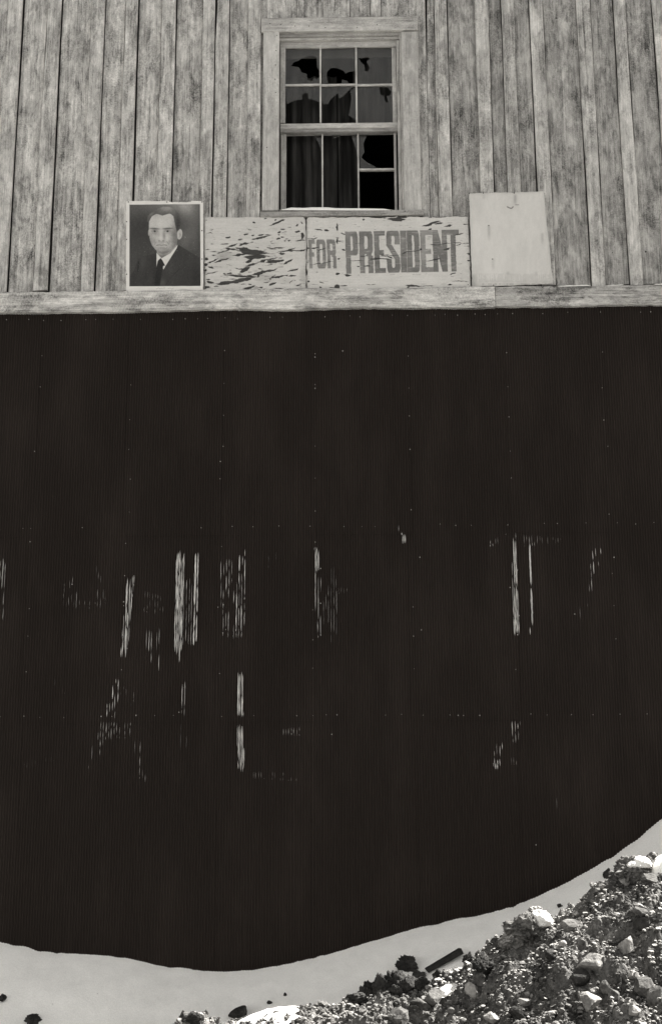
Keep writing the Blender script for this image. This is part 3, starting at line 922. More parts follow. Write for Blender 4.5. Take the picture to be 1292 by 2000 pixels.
snow_strip('snow_strip', [(1275, 556), (1330, 555)], BY + .004, .06, .010, 'strip of snow on the beam at the right edge of the photo')

# nails in the casing
m = MB()
for px, py in [(540,68),(539,98),(538,126),(537,154),(538,180),(521,287),(527,46),(548,48),(576,51),(603,51),(635,54),(697,54),(736,48),(763,413.5),(790,414.5)]:
    p = at(px, py, CY - .0065); nail_cap(m, p[0], CY - (.0065 if py < 60 else .0005) if py < 400 else CY - .0225, p[2], .004, .0015)
m.build('nail_heads', DARKNAIL, win, kind='stuff')
m = MB()
for px, py, r in [(508,381,.009),(1260,491,.006),(53,573,.005),(18,546,.004),(35,575,.004),(1195,493,.003)]:
    p = at(px, py, -.03); nail_cap(m, p[0], -.026, p[2], r, .003)
m.build('nail_heads', DARKNAIL, house, kind='stuff')

# ================================================================== signs
def panel(name, quad, nu, nv, Y, tone_fn, mat, parent, thick=.01, bulge=0.0, cut_fn=None):
    """a thin board or sheet whose face is a fine grid: tone and relief come from tone_fn(px, py) -> tone, recess"""
    u = np.linspace(0, 1, nu); v = np.linspace(0, 1, nv)
    U, Vv = np.meshgrid(u, v)
    tl, tr, br, bl = quad
    PX = (tl[0] * (1 - U) + tr[0] * U) * (1 - Vv) + (bl[0] * (1 - U) + br[0] * U) * Vv
    PY = (tl[1] * (1 - U) + tr[1] * U) * (1 - Vv) + (bl[1] * (1 - U) + br[1] * U) * Vv
    X, Z = at_np(PX, PY, Y)
    tone, rec, keep = tone_fn(PX, PY, U, Vv)
    yy = Y + rec
    Vt = np.stack([X, yy, Z], -1).reshape(-1, 3)
    I = np.arange(nv - 1)[:, None] * nu + np.arange(nu - 1)[None]
    FQ = np.stack([I, I + nu, I + nu + 1, I + 1], -1)
    kq = keep[:-1, :-1] & keep[1:, :-1] & keep[1:, 1:] & keep[:-1, 1:]
    FQ = FQ[kq]
    used, inv = np.unique(FQ, return_inverse=True)
    me = fast_mesh(name, Vt[used], inv.reshape(-1, 4), mat, True)
    col = me.color_attributes.new('tone', 'FLOAT_COLOR', 'POINT')
    t = tone.reshape(-1)[used]
    rgba = np.stack([t * 1.0, t * .975, t * .93, np.ones_like(t)], -1).astype(np.float32)
    col.data.foreach_set('color', rgba.ravel())
    o = link(name, me, parent)
    s = o.modifiers.new('thickness', 'SOLIDIFY'); s.thickness = thick; s.offset = -1
    return o

def seg_dist(X, Y, pts):
    """unsigned distance to the outline and inside mask of a polygon"""
    d = np.full(X.shape, 1e9); ins = np.zeros(X.shape, bool)
    n = len(pts)
    for i in range(n):
        (x0, y0), (x1, y1) = pts[i], pts[(i + 1) % n]
        dx, dy = x1 - x0, y1 - y0
        t = np.clip(((X - x0) * dx + (Y - y0) * dy) / (dx * dx + dy * dy + 1e-9), 0, 1)
        d = np.minimum(d, np.hypot(X - x0 - t * dx, Y - y0 - t * dy))
        c = ((y0 > Y) != (y1 > Y)) & (X < (x1 - x0) * (Y - y0) / (y1 - y0 + 1e-12) + x0)
        ins ^= c
    return d, ins
def poly(X, Y, pts, soft=6.0):
    d, ins = seg_dist(X, Y, pts)
    return smooth(-soft, soft, np.where(ins, d, -d))
def ell(X, Y, cx, cy, rx, ry, soft=.25, ang=0.0):
    c, s = cos(radians(ang)), sin(radians(ang))
    a = (X - cx) * c + (Y - cy) * s; b = -(X - cx) * s + (Y - cy) * c
    return smooth(1 + soft, 1 - soft, np.hypot(a / rx, b / ry))
def line(X, Y, pts, w, soft=3.0):
    d = np.full(X.shape, 1e9)
    for (x0, y0), (x1, y1) in zip(pts[:-1], pts[1:]):
        dx, dy = x1 - x0, y1 - y0
        t = np.clip(((X - x0) * dx + (Y - y0) * dy) / (dx * dx + dy * dy + 1e-9), 0, 1)
        d = np.minimum(d, np.hypot(X - x0 - t * dx, Y - y0 - t * dy))
    return smooth(w + soft, w - soft if w > soft else 0, d)

KA = 1.1     # photo tone of the shaded wall -> surface albedo
def alb(v): return np.clip(lin(np.clip(v, 0, 255)) * KA, .015, .86)

# ---- bold condensed letters, drawn as stems, bars and rounded rings in a unit box (x right, y down)
def rring(x, y, x0, y0, x1, y1, r, sxw, syw):
    def rr(x, y, x0, y0, x1, y1, r):
        rx = min(r, (x1 - x0) / 2); ry = r
        qx = np.abs(x - (x0 + x1) / 2) - (x1 - x0) / 2 + rx
        qy = np.abs(y - (y0 + y1) / 2) - (y1 - y0) / 2 + ry
        return np.hypot(np.maximum(qx, 0) / rx, np.maximum(qy, 0) / ry) <= 1
    i = (x1 - x0 - 2 * sxw)
    return rr(x, y, x0, y0, x1, y1, r) & ~rr(x, y, x0 + sxw, y0 + syw, x1 - sxw, y1 - syw, max(r * .5, .03))
def glyph(ch, x, y, s, b):
    """x, y in units where the letter is 1 tall and w wide: here x is 0..1 across the letter, s stem share, b bar share"""
    R = lambda x0, y0, x1, y1: (x >= x0) & (x <= x1) & (y >= y0) & (y <= y1)
    box = R(0, 0, 1, 1)
    if ch == 'I': return R(0, 0, 1, 1)
    if ch == 'F': return R(0, 0, s, 1) | R(0, 0, 1, b) | R(0, .44, .82, .44 + b)
    if ch == 'E': return R(0, 0, s, 1) | R(0, 0, 1, b) | R(0, .45, .85, .45 + b) | R(0, 1 - b, 1, 1)
    if ch == 'L': return R(0, 0, s, 1) | R(0, 1 - b, 1, 1)
    if ch == 'T': return R(.5 - s / 2, 0, .5 + s / 2, 1) | R(0, 0, 1, b)
    if ch == 'H': return R(0, 0, s, 1) | R(1 - s, 0, 1, 1) | R(0, .45, 1, .45 + b)
    if ch == 'O': return rring(x, y, 0, 0, 1, 1, .2, s, b)
    if ch == 'C': return rring(x, y, 0, 0, 1, 1, .2, s, b) & ~R(.5, .38, 1.1, .62)
    if ch == 'G': return (rring(x, y, 0, 0, 1, 1, .2, s, b) & ~R(.5, .38, 1.1, .5)) | R(.55, .5, 1, .5 + b)
    if ch == 'D': return (rring(x, y, -.3, 0, 1, 1, .16, s, b) & R(0, 0, 1, 1)) | R(0, 0, s, 1)
    if ch == 'B': return (rring(x, y, -.4, 0, 1, .54, .15, s, b) & box) | (rring(x, y, -.4, .46, 1, 1, .15, s, b) & box) | R(0, 0, s, 1)
    if ch == 'P': return (rring(x, y, -.4, 0, 1, .57, .15, s, b) & box) | R(0, 0, s, 1)
    if ch == 'R': return (rring(x, y, -.4, 0, 1, .54, .15, s, b) & box) | R(0, 0, s, 1) | R(1 - s, .58, 1, 1) | R(.5, .5, 1 - s * .3, .6)
    if ch == 'N':
        dg = np.abs((x - (s / 2 + (1 - s) * y)) ) <= s * .55
        return R(0, 0, s, 1) | R(1 - s, 0, 1, 1) | (dg & box)
    if ch == 'A': return ((np.abs(x - (.5 - .38 * y)) <= s / 2) | (np.abs(x - (.5 + .38 * y)) <= s / 2)) & box | R(.25, .62, .75, .62 + b)
    if ch == 'Y': return ((np.abs(x - (.12 + .76 * y)) <= s / 2) | (np.abs(x - (.88 - .76 * y)) <= s / 2)) & (y < .5) & box | R(.5 - s / 2, .45, .5 + s / 2, 1)
    if ch == 'S':
        top = rring(x, y, 0, 0, 1, .56, .15, s, b) & ~((x > .5) & (y > .33))
        bot = rring(x, y, 0, .46, 1, 1, .15, s, b) & ~((x < .5) & (y < .68))
        top &= ~((x > .5) & (y > .3)); 
        dg = np.abs(x - (s * .5 + (1 - s) * (y - .33) / .34)) <= s * .56
        top2 = rring(x, y, 0, 0, 1, .62, .15, s, b) & (y < .36) & ~((x > .5) & (y > .33))
        bot2 = rring(x, y, 0, .38, 1, 1, .15, s, b) & (y > .64) & ~((x < .5) & (y < .67))
        return top2 | bot2 | (dg & (y >= .33) & (y <= .67) & box)
    return np.zeros(x.shape, bool)

def flakes_mask(X, Y, flakes, seed):
    """peeled spots (cx, cy, half length, half height, tilt) with torn edges"""
    m = np.zeros(X.shape)
    wx_ = X + 3.2 * fbm(X * .07, Y * .2, seed, 3); wy_ = Y + 2.6 * fbm(X * .09, Y * .25, seed + 9, 3)
    for cx, cy, a, b, g in flakes:
        c, s = cos(radians(g)), sin(radians(g))
        u = (wx_ - cx) * c + (wy_ - cy) * s; v = -(wx_ - cx) * s + (wy_ - cy) * c
        m = np.maximum(m, smooth(1.18, .92, np.maximum(np.abs(u) / a * .62 + np.abs(v) / b * .62, np.abs(v) / b)))
    return m

# left panel: flakes read off an enlargement (6.15 x, origin 400,410)
FL = [(590,152,14,10,20),(870,150,70,11,-22),(935,122,22,10,-15),(845,118,9,9,0),(728,104,14,6,0),(545,240,16,6,0),(490,292,22,8,-8),(585,308,16,6,0),(680,298,26,7,-15),
      (757,303,28,10,10),(668,338,72,13,-10),(280,330,24,12,0),(428,352,18,6,0),(240,414,32,8,0),(330,424,46,9,-15),(470,412,42,12,-14),(315,466,60,9,0),(230,496,52,7,-22),
      (410,455,30,9,10),(445,470,35,16,20),(560,505,125,32,6),(500,480,60,25,20),(640,500,60,20,0),(420,535,70,9,-8),(730,518,32,9,0),(600,560,95,28,-4),(550,600,40,18,-30),(510,632,16,8,-10),
      (680,575,40,8,-12),(560,390,16,5,-10),(630,450,14,4,0),(770,446,20,5,0),(805,462,30,6,0),(890,452,50,7,-2),(985,488,80,10,-14),(1075,492,70,7,4),(1180,487,34,8,-8),(935,524,28,8,0),
      (740,600,85,12,-12),(840,615,75,18,-4),(900,580,20,6,-10),(930,614,18,5,0),(1010,620,44,15,-32),(780,652,24,9,-20),(555,656,52,13,-12),(480,715,44,26,-28),(410,704,40,6,0),
      (70,690,26,14,10),(90,612,64,9,-22),(200,606,70,9,-16),(285,656,20,4,0),(670,706,16,10,0),(715,745,100,17,-14),(650,780,28,14,-50),(545,745,20,5,0),(1060,722,46,14,-18),
      (300,764,24,9,-10),(240,770,12,8,0),(420,765,20,4,0),(440,792,135,15,2),(520,800,60,12,10),(80,756,60,7,-10),(330,828,32,7,0),(450,840,80,26,-8),(300,872,110,20,-6),(240,880,60,14,-10),
      (885,802,78,11,-12),(815,812,30,9,-40),(1050,792,34,9,-6),(975,795,12,6,0),(40,838,22,10,0),(72,870,28,14,10),(465,895,20,5,0),(540,890,16,6,0),(740,872,24,5,0),
      (815,885,30,15,-25),(1040,862,24,6,-55),(1118,908,26,10,-16),(140,920,24,5,0),(520,940,60,15,-20),(620,936,24,6,0),(660,932,26,5,-8),(680,955,30,6,0),(870,936,40,5,0),(290,964,24,6,0),
      (1165,310,12,46,5),(1110,182,12,10,0),(1112,256,18,10,-10),(1150,366,40,6,0),(935,230,20,9,-8),(890,268,14,10,-25),(935,328,16,10,10),(885,344,18,6,0),(885,296,10,7,0),(950,268,26,4,-6),
      (1015,370,14,6,0),(965,368,10,5,0),(985,350,12,4,0),(1022,215,20,4,0),(80,234,18,5,0),(60,284,22,5,0),(110,545,20,5,-10),(1160,152,12,8,30),(30,480,20,5,0),(10,590,22,20,0),(10,660,16,22,0),(8,720,10,14,0),(30,920,30,14,0),(790,380,10,4,0)]
FL = [(400 + a / 6.15, 410 + b / 6.15, c * .93 / 6.15, d * .85 / 6.15, g) for a, b, c, d, g in FL]
FR = [(128,153,22,8,10),(192,157,18,8,10),(262,132,6,46,-3),(262,235,5,40,0),(470,75,8,6,0),(720,70,52,18,0),(770,52,30,12,0),(985,106,56,15,-16),(1045,106,24,10,-12),(1110,124,24,10,-8),(975,146,12,6,0),
      (1060,48,60,14,0),(960,45,24,14,20),(1140,42,40,6,0),(1250,110,22,7,0),(1195,187,32,7,-14),(1185,248,26,4,0),(1215,262,40,4,-10),(1105,303,20,8,-20),(830,318,70,5,-10),(900,300,9,7,0),(600,372,60,7,4),(545,378,20,5,0),
      (700,350,60,4,-6),(650,360,40,4,8),(990,382,50,6,-8),(1060,262,70,4,-4),(630,345,26,6,0),(415,386,40,5,0),(425,430,10,8,20),(495,426,24,4,0),(312,302,10,8,0),(318,182,14,6,10),(290,238,24,4,0),(265,208,12,5,0),
      (268,488,14,12,0),(262,590,16,36,30),(240,605,22,14,0),(145,556,16,5,0),(310,580,24,7,0),(320,604,30,7,0),(200,603,40,8,-12),(140,600,8,14,0),(345,497,26,7,0),(140,410,80,4,-8),(95,288,26,7,0),(150,300,28,5,-20),(65,216,40,5,0),
      (860,584,52,8,4),(810,590,12,8,0),(1127,572,12,7,0),(1150,486,20,6,-10),(1160,478,10,4,0),(1275,340,18,8,0),(1278,388,14,6,0),(700,630,60,7,0),(960,575,40,3,0),(1200,545,50,3,0),(520,565,30,3,0),(460,350,24,4,0),(275,372,10,5,0),(50,545,6,16,0),(40,290,14,8,0)]
FR = [(590 + a / 3.915, 410 + b / 3.915, c * .8 / 3.915, max(d * .62, 2.2) / 3.915, g) for a, b, c, d, g in FR]

def worn(PX, PY, seed, base=186):
    v = base + 7 * fbm(PX * .03, PY * .05, seed, 4) + 6 * fbm(PX * .05, PY * .5, seed + 1, 3) + 7 * fbm(PX * .6, PY * .8, seed + 2, 2)
    return v
def bare(PX, PY, seed):
    return 62 + 14 * fbm(PX * .08, PY * .8, seed, 3) + 8 * fbm(PX * .7, PY * .9, seed + 4, 2)

def hair_cracks(PX, PY, seed, thr=.80):
    n = vnoise(PX * .06, PY * .75, seed) * .6 + vnoise(PX * .16, PY * 1.3, seed + 1) * .4
    return smooth(thr - .08, thr + .05, n)

def corner_keep(PX, PY, x0, y0, x1, y1, r, seed, amp=1.5):
    dx = 1.0 * amp * fbm(PX * .09, PY * .09, seed, 3)
    qx = np.abs(PX - (x0 + x1) / 2) - (x1 - x0) / 2 + r
    qy = np.abs(PY - (y0 + y1) / 2) - (y1 - y0) / 2 + r
    return np.hypot(np.maximum(qx, 0), np.maximum(qy, 0)) <= r + dx

SGY = -.044
def left_tone(PX, PY, U, V):
    fl = flakes_mask(PX, PY, FL, 301)
    hc = hair_cracks(PX, PY, 311, .82) * smooth(0, .5, V)
    v = worn(PX, PY, 305, 183)
    v = v - 26 * ell(PX, PY, 438, 500, 14, 8, .8) - 22 * ell(PX, PY, 519, 543, 16, 8, .8) - 18 * ell(PX, PY, 592, 538, 6, 14, .8) - 14 * ell(PX, PY, 555, 548, 14, 6, .8)
    edge = np.minimum(np.minimum(U, 1 - U) * 198, np.minimum(V, 1 - V) * 146)
    v = v - 16 * smooth(8, 0, edge + 3 * fbm(PX * .3, PY * .3, 7, 2))
    b = bare(PX, PY, 320)
    k = np.maximum(fl, hc * .75)
    v = v * (1 - k) + b * k
    rec = .0035 * fl + .002 * hc - .0025 * smooth(.0, .35, fl) * smooth(.6, .2, fl) + .0015 * fbm(PX * .02, PY * .03, 330, 3)
    rec = rec + .004 * smooth(10, 0, (1 - U) * 198)
    keep = corner_keep(PX, PY, 400, 424, 597.5, 568, 9, 340, 1.6)
    return alb(v), rec, keep

WORDS = []
def word(chars, edges, ytop0, ytop1, ybot0, ybot1, s_px, b_px):
    x0, x1 = edges[0][0], edges[-1][1]
    for ch, (a, b) in zip(chars, edges): WORDS.append((ch, a, b, x0, x1, ytop0, ytop1, ybot0, ybot1, s_px, b_px))
word('FOR', [(50,100),(110,180),(190,258)], 226, 226, 448, 446, 24, 34)
word('PRESIDENT', [(331,426),(437,540),(550,634),(643,745),(750,797),(800,895),(903,997),(997,1106),(1107,1198)], 166, 150, 488, 470, 39, 38)
def right_tone(PX, PY, U, V):
    cx = (PX - 590) * 3.915; cy = (PY - 410) * 3.915
    cx = cx + 2.0 * fbm(cx * .02, cy * .03, 351, 2); cy = cy + 1.6 * fbm(cx * .03, cy * .02, 353, 2)
    fl = flakes_mask(PX, PY, FR, 401)
    hc = hair_cracks(PX, PY, 411, .87)
    v = worn(PX, PY, 405, 186)
    ink = np.zeros(PX.shape)
    for ch, a, b, x0, x1, yt0, yt1, yb0, yb1, sp, bp in WORDS:
        f = (cx - x0) / (x1 - x0)
        yt = yt0 + (yt1 - yt0) * f; yb = yb0 + (yb1 - yb0) * f
        yn = (cy - yt) / (yb - yt)
        lean = 10 * (yn - .5)                    # letters splay a little towards the foot
        xn = (cx - lean - a) / (b - a)
        g = glyph(ch, xn, yn, sp / (b - a), bp / (yb0 - yt0))
        ink = np.maximum(ink, g * (1.0 if ch != 'E' or a < 800 else .78) * (.8 if (ch == 'F') else 1.0))
    ink = (ink + np.roll(ink, 1, 0) + np.roll(ink, -1, 0) + np.roll(ink, 1, 1) + np.roll(ink, -1, 1)) / 5
    ink = ink * (.88 + .22 * fbm(PX * .06, PY * .05, 420, 3)) * (1 - .4 * hair_cracks(PX, PY, 431, .76))
    v = v * (1 - np.clip(ink, 0, 1)) + 100 * np.clip(ink, 0, 1) + np.clip(ink, 0, 1) * 5 * fbm(PX * .8, PY * .8, 440, 2)
    edge = np.minimum(np.minimum(U, 1 - U) * 320, np.minimum(V, 1 - V) * 142)
    v = v - 18 * smooth(7, 0, edge + 3 * fbm(PX * .3, PY * .3, 9, 2))
    b = bare(PX, PY, 421)
    k = np.maximum(fl, hc * .7)
    v = v * (1 - k) + b * k
    rec = .0035 * fl + .0015 * hc - .002 * smooth(0, .35, fl) * smooth(.6, .2, fl) + .0015 * fbm(PX * .02, PY * .03, 431, 3)
    rec = rec + .004 * smooth(8, 0, U * 320)
    # a fold right of the first word
    rec = rec + .0015 * smooth(3, 0, np.abs(PX - 658))
    keep = corner_keep(PX, PY, 598.8, 423, 917.5, 570, 7, 440, 1.8)
    top = 425 - 4 * smooth(700, 900, PX) + 2.5 * fbm(PX * .06, PX * 0, 450, 3)
    keep &= PY > top
    return alb(v), rec, keep
sign = thing('painted_sign', 'long white flaking board sign reading FOR PRESIDENT in grey block letters under the window', 'sign', None, at(660, 568, SGY))
def under(o, root):
    o.parent = root; o.matrix_parent_inverse = Matrix.Translation(-root.location); return o
o = under(panel('board_panel', [(397, 421), (599, 418), (598.3, 571), (398, 569)], 404, 306, SGY, left_tone, SIGN, None, .014), sign)
o['label'] = 'bare white panel peeling in dark flakes'
o = under(panel('board_panel', [(598.4, 419), (912, 414), (920, 563.5), (598.4, 572)], 640, 306, SGY - .001, right_tone, SIGN, None, .014), sign)
o['label'] = 'lettered white panel'
m = MB()
for px, py in [(820,487),(669,487),(709,429),(878,555),(403,430),(402,563),(538,429),(596,567),(913,556)]:
    p = at(px, py, SGY - .002); nail_cap(m, p[0], SGY - .002, p[2], .0035, .0015)
under(m.build('nail_heads', DARKNAIL, None, kind='stuff'), sign)

# ---- the portrait poster: a plain stand-in of a man in a dark suit
PY0 = -.048
def portrait_tone(PX, PY, U, V):
    X = (PX - 240) * 7.6; Y = (PY - 380) * 7.6
    g = lambda cx, cy, rx, ry: np.exp(-(((X - cx) / rx) ** 2 + ((Y - cy) / ry) ** 2))
    v = 74 + 62 * g(930, 180, 170, 160) + 30 * g(930, 650, 160, 200) + 14 * g(300, 180, 200, 120) + 18 * g(1050, 420, 120, 200) - 10 * g(220, 560, 200, 300)
    def lay(v, mask, val): return v * (1 - mask) + val * mask
    # jacket
    v = lay(v, poly(X, Y, [(500,872),(300,915),(225,960),(170,1120),(95,1220),(95,1370),(520,1370),(505,1075)], 10), 61 + 12 * g(280, 1010, 40, 120) - 10 * g(470, 1200, 30, 200))
    v = lay(v, poly(X, Y, [(818,742),(960,830),(1150,940),(1155,1370),(505,1370),(600,1112),(640,1040)], 8), 63 - 14 * g(1080, 1230, 90, 200))
    v = lay(v, line(X, Y, [(840,1100),(700,1250),(640,1340)], 5, 5) * .7, 42)
    v = lay(v, line(X, Y, [(960,1180),(980,1300)], 4, 5) * .6, 45)
    v = lay(v, line(X, Y, [(232,1000),(225,1140)], 8, 8) * .8, 36)
    v = v + 16 * g(590, 1310, 50, 60) + 8 * g(700, 1090, 70, 120)
    # neck, shirt, tie
    v = lay(v, poly(X, Y, [(500,800),(800,700),(800,770),(690,880),(575,960),(505,880)], 8), 150 - 30 * g(600, 930, 90, 40))
    v = lay(v, poly(X, Y, [(500,866),(545,915),(575,945),(700,872),(818,742),(800,795),(632,1062),(602,1115),(585,1060),(500,1076)], 5), 196)
    v = lay(v, poly(X, Y, [(562,945),(586,975),(626,1052),(598,1062),(590,1120),(545,1370),(470,1370),(498,1090),(520,985)], 5), 44)
    # head
    v = lay(v, ell(X, Y, 843, 590, 40, 78, .12, 8), 172 - 24 * g(850, 600, 14, 40))
    v = lay(v, ell(X, Y, 386, 570, 12, 46, .2), 150)
    face = poly(X, Y, [(388,400),(430,322),(500,282),(600,300),(690,282),(745,292),(775,400),(800,520),(812,660),(800,735),(742,805),(668,862),(600,884),(540,868),(480,815),(432,752),(404,680),(386,545)], 6)
    fv = 172 + 10 * g(560, 430, 120, 70) + 6 * g(480, 640, 50, 50) + 6 * g(680, 640, 60, 50) - 22 * smooth(690, 812, X) + 4 * fbm(X * .02, Y * .02, 517, 3) - 10 * g(420, 660, 40, 120) - 22 * g(610, 880, 120, 40) - 8 * g(600, 800, 90, 30)
    fv = fv - 20 * smooth(640, 800, X) * smooth(380, 620, Y) - 14 * smooth(560, 400, X) * smooth(430, 700, Y) - 16 * smooth(720, 860, Y) - 12 * g(480, 300, 60, 40)
    fv = fv - 8 * g(520, 590, 60, 40) + 8 * g(580, 640, 26, 30) - 10 * g(575, 722, 60, 14) + 6 * g(580, 830, 50, 22)
    v = lay(v, face, fv)
    hair = poly(X, Y, [(362,405),(366,330),(400,285),(450,250),(520,205),(610,180),(700,185),(780,225),(835,290),(856,400),(850,490),(830,530),(800,545),(775,440),(752,320),(700,276),(650,292),(590,312),(520,290),(470,282),(425,325),(388,398)], 9)
    v = lay(v, hair, 92 + 34 * g(660, 215, 90, 60) + 18 * g(430, 290, 40, 30) - 26 * g(820, 430, 40, 110) + 7 * fbm(X * .02, Y * .05, 511, 3))
    # features, plain
    for cx, s in ((472, 1), (662, -1)):
        v = lay(v, ell(X, Y, cx, 506, 64, 12, .8, 3 * s) * .7, 84)
        v = lay(v, ell(X, Y, cx, 541, 46, 17, .8) * .6, 112)
        v = lay(v, ell(X, Y, cx + 2, 544, 14, 12, .6) * .9, 56)
        v = lay(v, ell(X, Y, cx - 24, 548, 8, 5, .6) * .5, 172); v = lay(v, ell(X, Y, cx + 28, 548, 8, 5, .6) * .5, 172)
        v = v - 12 * g(cx, 575, 50, 16) * face
    v = v - 30 * g(612, 620, 20, 70) * face - 16 * g(745, 600, 50, 150) * face - 14 * g(640, 850, 120, 40) * face + 12 * g(565, 600, 18, 80) * face
    v = lay(v, ell(X, Y, 540, 686, 14, 8, .8) * .6, 110); v = lay(v, ell(X, Y, 600, 686, 14, 8, .8) * .6, 105)
    v = v - 18 * g(575, 702, 50, 10) * face
    v = lay(v, line(X, Y, [(498,700),(478,735)], 3, 8) * .35, 120); v = lay(v, line(X, Y, [(650,690),(682,738)], 3, 8) * .4, 118)
    v = lay(v, line(X, Y, [(500,752),(540,746),(575,752),(615,746),(655,752)], 4, 6) * .75, 108)
    v = v - 12 * g(575, 790, 50, 9) * face - 12 * g(470, 700, 12, 40) * face - 12 * g(690, 700, 14, 45) * face
    # faded, streaked print
    v = v + (1 - np.clip(v / 255, 0, 1)) * (46 * g(640, 160, 240, 80) + 16 * smooth(500, 150, Y))
    v = v + 6 * fbm(X * .012, Y * .004, 521, 3) + 9 * fbm(X * .07, Y * .07, 523, 3)
    v = v + 60 * (vnoise(X * .09, Y * .06, 531) > .965) * smooth(300, 900, Y)
    v = np.where(v < 120, v * .86, v - 16 * smooth(180, 120, v))
    # white border with its wandering edge
    inner = smooth(-3, 3, np.minimum(np.minimum(X - (100 - 2 * V), 1144 + 12 * V - X), np.minimum(Y - (150 - 8 * U), 1362 - 6 * U - Y)))
    bord = 204 + 5 * fbm(X * .02, Y * .02, 541, 3)
    bord = bord - 40 * ell(X, Y, 900, 1440, 70, 34, .7) - 14 * smooth(1440, 1480, Y)
    # an illegible pen scrawl below the picture
    yy = 1394 + 9 * np.sin(X * .11) * np.sin(X * .031 + 1)
    sig = smooth(5, 1, np.abs(Y - yy)) * ((X > 495) & (X < 625) | (X > 668) & (X < 752)) * (.4 + .4 * vnoise(X * .05, Y * 0, 6))
    bord = bord * (1 - sig) + 120 * sig
    v = v * inner + bord * (1 - inner)
    keep = corner_keep(PX, PY, 246.3, 392.2, 397.2, 575.5, 3, 550, .7)
    torn = (Y < 108 + 16 * np.maximum(0, fbm(X * .03, Y * 0, 557, 3))) & (X > 690) & (X < 1010)
    keep &= ~torn
    keep &= Y < 1478 - 42 * smooth(1000, 1195, X)
    rec = .003 * fbm(X * .004, Y * .003, 561, 3) - .012 * smooth(.93, 1.0, U) * smooth(.3, .9, V) - .006 * smooth(.96, 1, V)
    return alb(v), rec, keep
poster = thing('portrait_poster', 'portrait poster of a dark haired man in suit and tie, left of the sign', 'poster', None, at(320, 572, PY0))
under(panel('printed_sheet', [(246, 390), (397.5, 391), (398.5, 576), (245, 576)], 320, 380, PY0, portrait_tone, PAPER, None, .003), poster)
def nails(root, lst, Y, r=.0045):
    p0 = None
    for px, py in lst:
        p = at(px, py, Y)
        if p0 is None:
            m = MB(); nail_cap(m, 0, 0, 0, r, .002)
            o = m.build('nail', DARKNAIL, root); me = o.data
        else:
            o = link('nail', me, root)
        o.location = Vector((p[0], Y - .001, p[2])) - root.location
        p0 = 1
nails(poster, [(251,394.5),(326,394.5),(394.5,394.5),(247.5,433),(247.5,467.5),(247.5,535.5),(394.5,450.5),(394.5,506),(249,569),(320.5,569.5)], PY0 - .003, .0042)

# ---- the blank poster on the right
def blank_tone(PX, PY, U, V):
    v = 190 + 9 * fbm(PX * .03, PY * .02, 601, 4) + 4 * fbm(PX * .2, PY * .07, 603, 3) + 4 * fbm(PX * .8, PY * .8, 605, 2)
    for x, y, L, a in [(953,441,32,26),(961,506,26,16),(1004,380,26,30),(943,379,14,14),(1057,455,26,20),(990,530,8,20),(1045,530,10,14)]:
        v = v - a * np.exp(-((PX - x - 1) / 3.0) ** 2) * smooth(y - 2, y + 3, PY) * smooth(y + L, y + L * .4, PY)
    v = v - 80 * np.clip(line(PX, PY, [(990,404),(994,406),(998,407),(1001,404)], .8, 1.2), 0, 1) - 50 * line(PX, PY, [(1006,400),(1012,400)], .5, 1)
    v = v - 14 * smooth(540, 556, PY) * (.6 + .5 * fbm(PX * .2, PY * .2, 607, 2))
    v = v - 20 * smooth(532, 540, PY) * smooth(934, 924, PX)
    v = v - 10 * smooth(8, 0, np.minimum(np.minimum(U, 1 - U) * 160, np.minimum(V, 1 - V) * 185))
    # a ghost of its last line of print, almost washed away
    cx = PX - 932 - (PY - 542) * .06
    txt = 'HENRY CABOT LODGE'
    wch = 142.0 / len(txt)
    ink = np.zeros(PX.shape)
    for i, ch in enumerate(txt):
        if ch == ' ': continue
        ink = np.maximum(ink, glyph(ch, (cx - i * wch) / (wch * .8), (PY - 535 + .01 * cx) / 15.0, .33, .2))
    band = smooth(533, 536, PY) * smooth(552, 549, PY) * smooth(930, 934, PX) * smooth(1076, 1072, PX)
    fade = np.clip(.55 + .9 * fbm(PX * .05, PY * .1, 609, 3), .1, 1)
    v = v - 9 * band + ink * fade * 11 - ink * (1 - band) * 0
    v = v - 22 * ((PY > 553) & (PY < 557) & (PX > 934)) * (vnoise(PX * .28, PY * 0, 615) > .5) * .7
    keep = corner_keep(U * 160, V * 180, 0, 0, 160, 180, 5, 620, 0) 
    keep &= (U * 160 > .8 * fbm(PY * .08, PY * 0, 631, 3) + .6) & (U * 160 < 159.2 + 1.2 * fbm(PY * .1, PY * 0 + 3, 633, 3)) & (V * 180 > 1 + 1.2 * fbm(PX * .12, PX * 0, 635, 3)) & (V * 180 < 179 + 1.2 * fbm(PX * .09, PX * 0, 637, 3))
    rec = .003 * fbm(PX * .02, PY * .02, 641, 3) - .010 * smooth(.94, 1.0, U) - .004 * smooth(.05, 0, U)
    return alb(v), rec, keep
blank = thing('blank_poster', 'blank off white nailed sheet with rust streaks and a washed out line of print', 'poster', None, at(1000, 556, PY0))
under(panel('paper_sheet', [(914.5, 376.5), (1061, 373), (1080, 556), (920, 561.5)], 330, 370, PY0 - .002, blank_tone, PAPER, None, .003), blank)
nails(blank, [(915.5,377.5),(943,377),(1003,377),(1061,378),(953.5,440.5),(1065,432),(961,506),(1071,482),(963,557),(1076,543)], PY0 - .006, .0042)

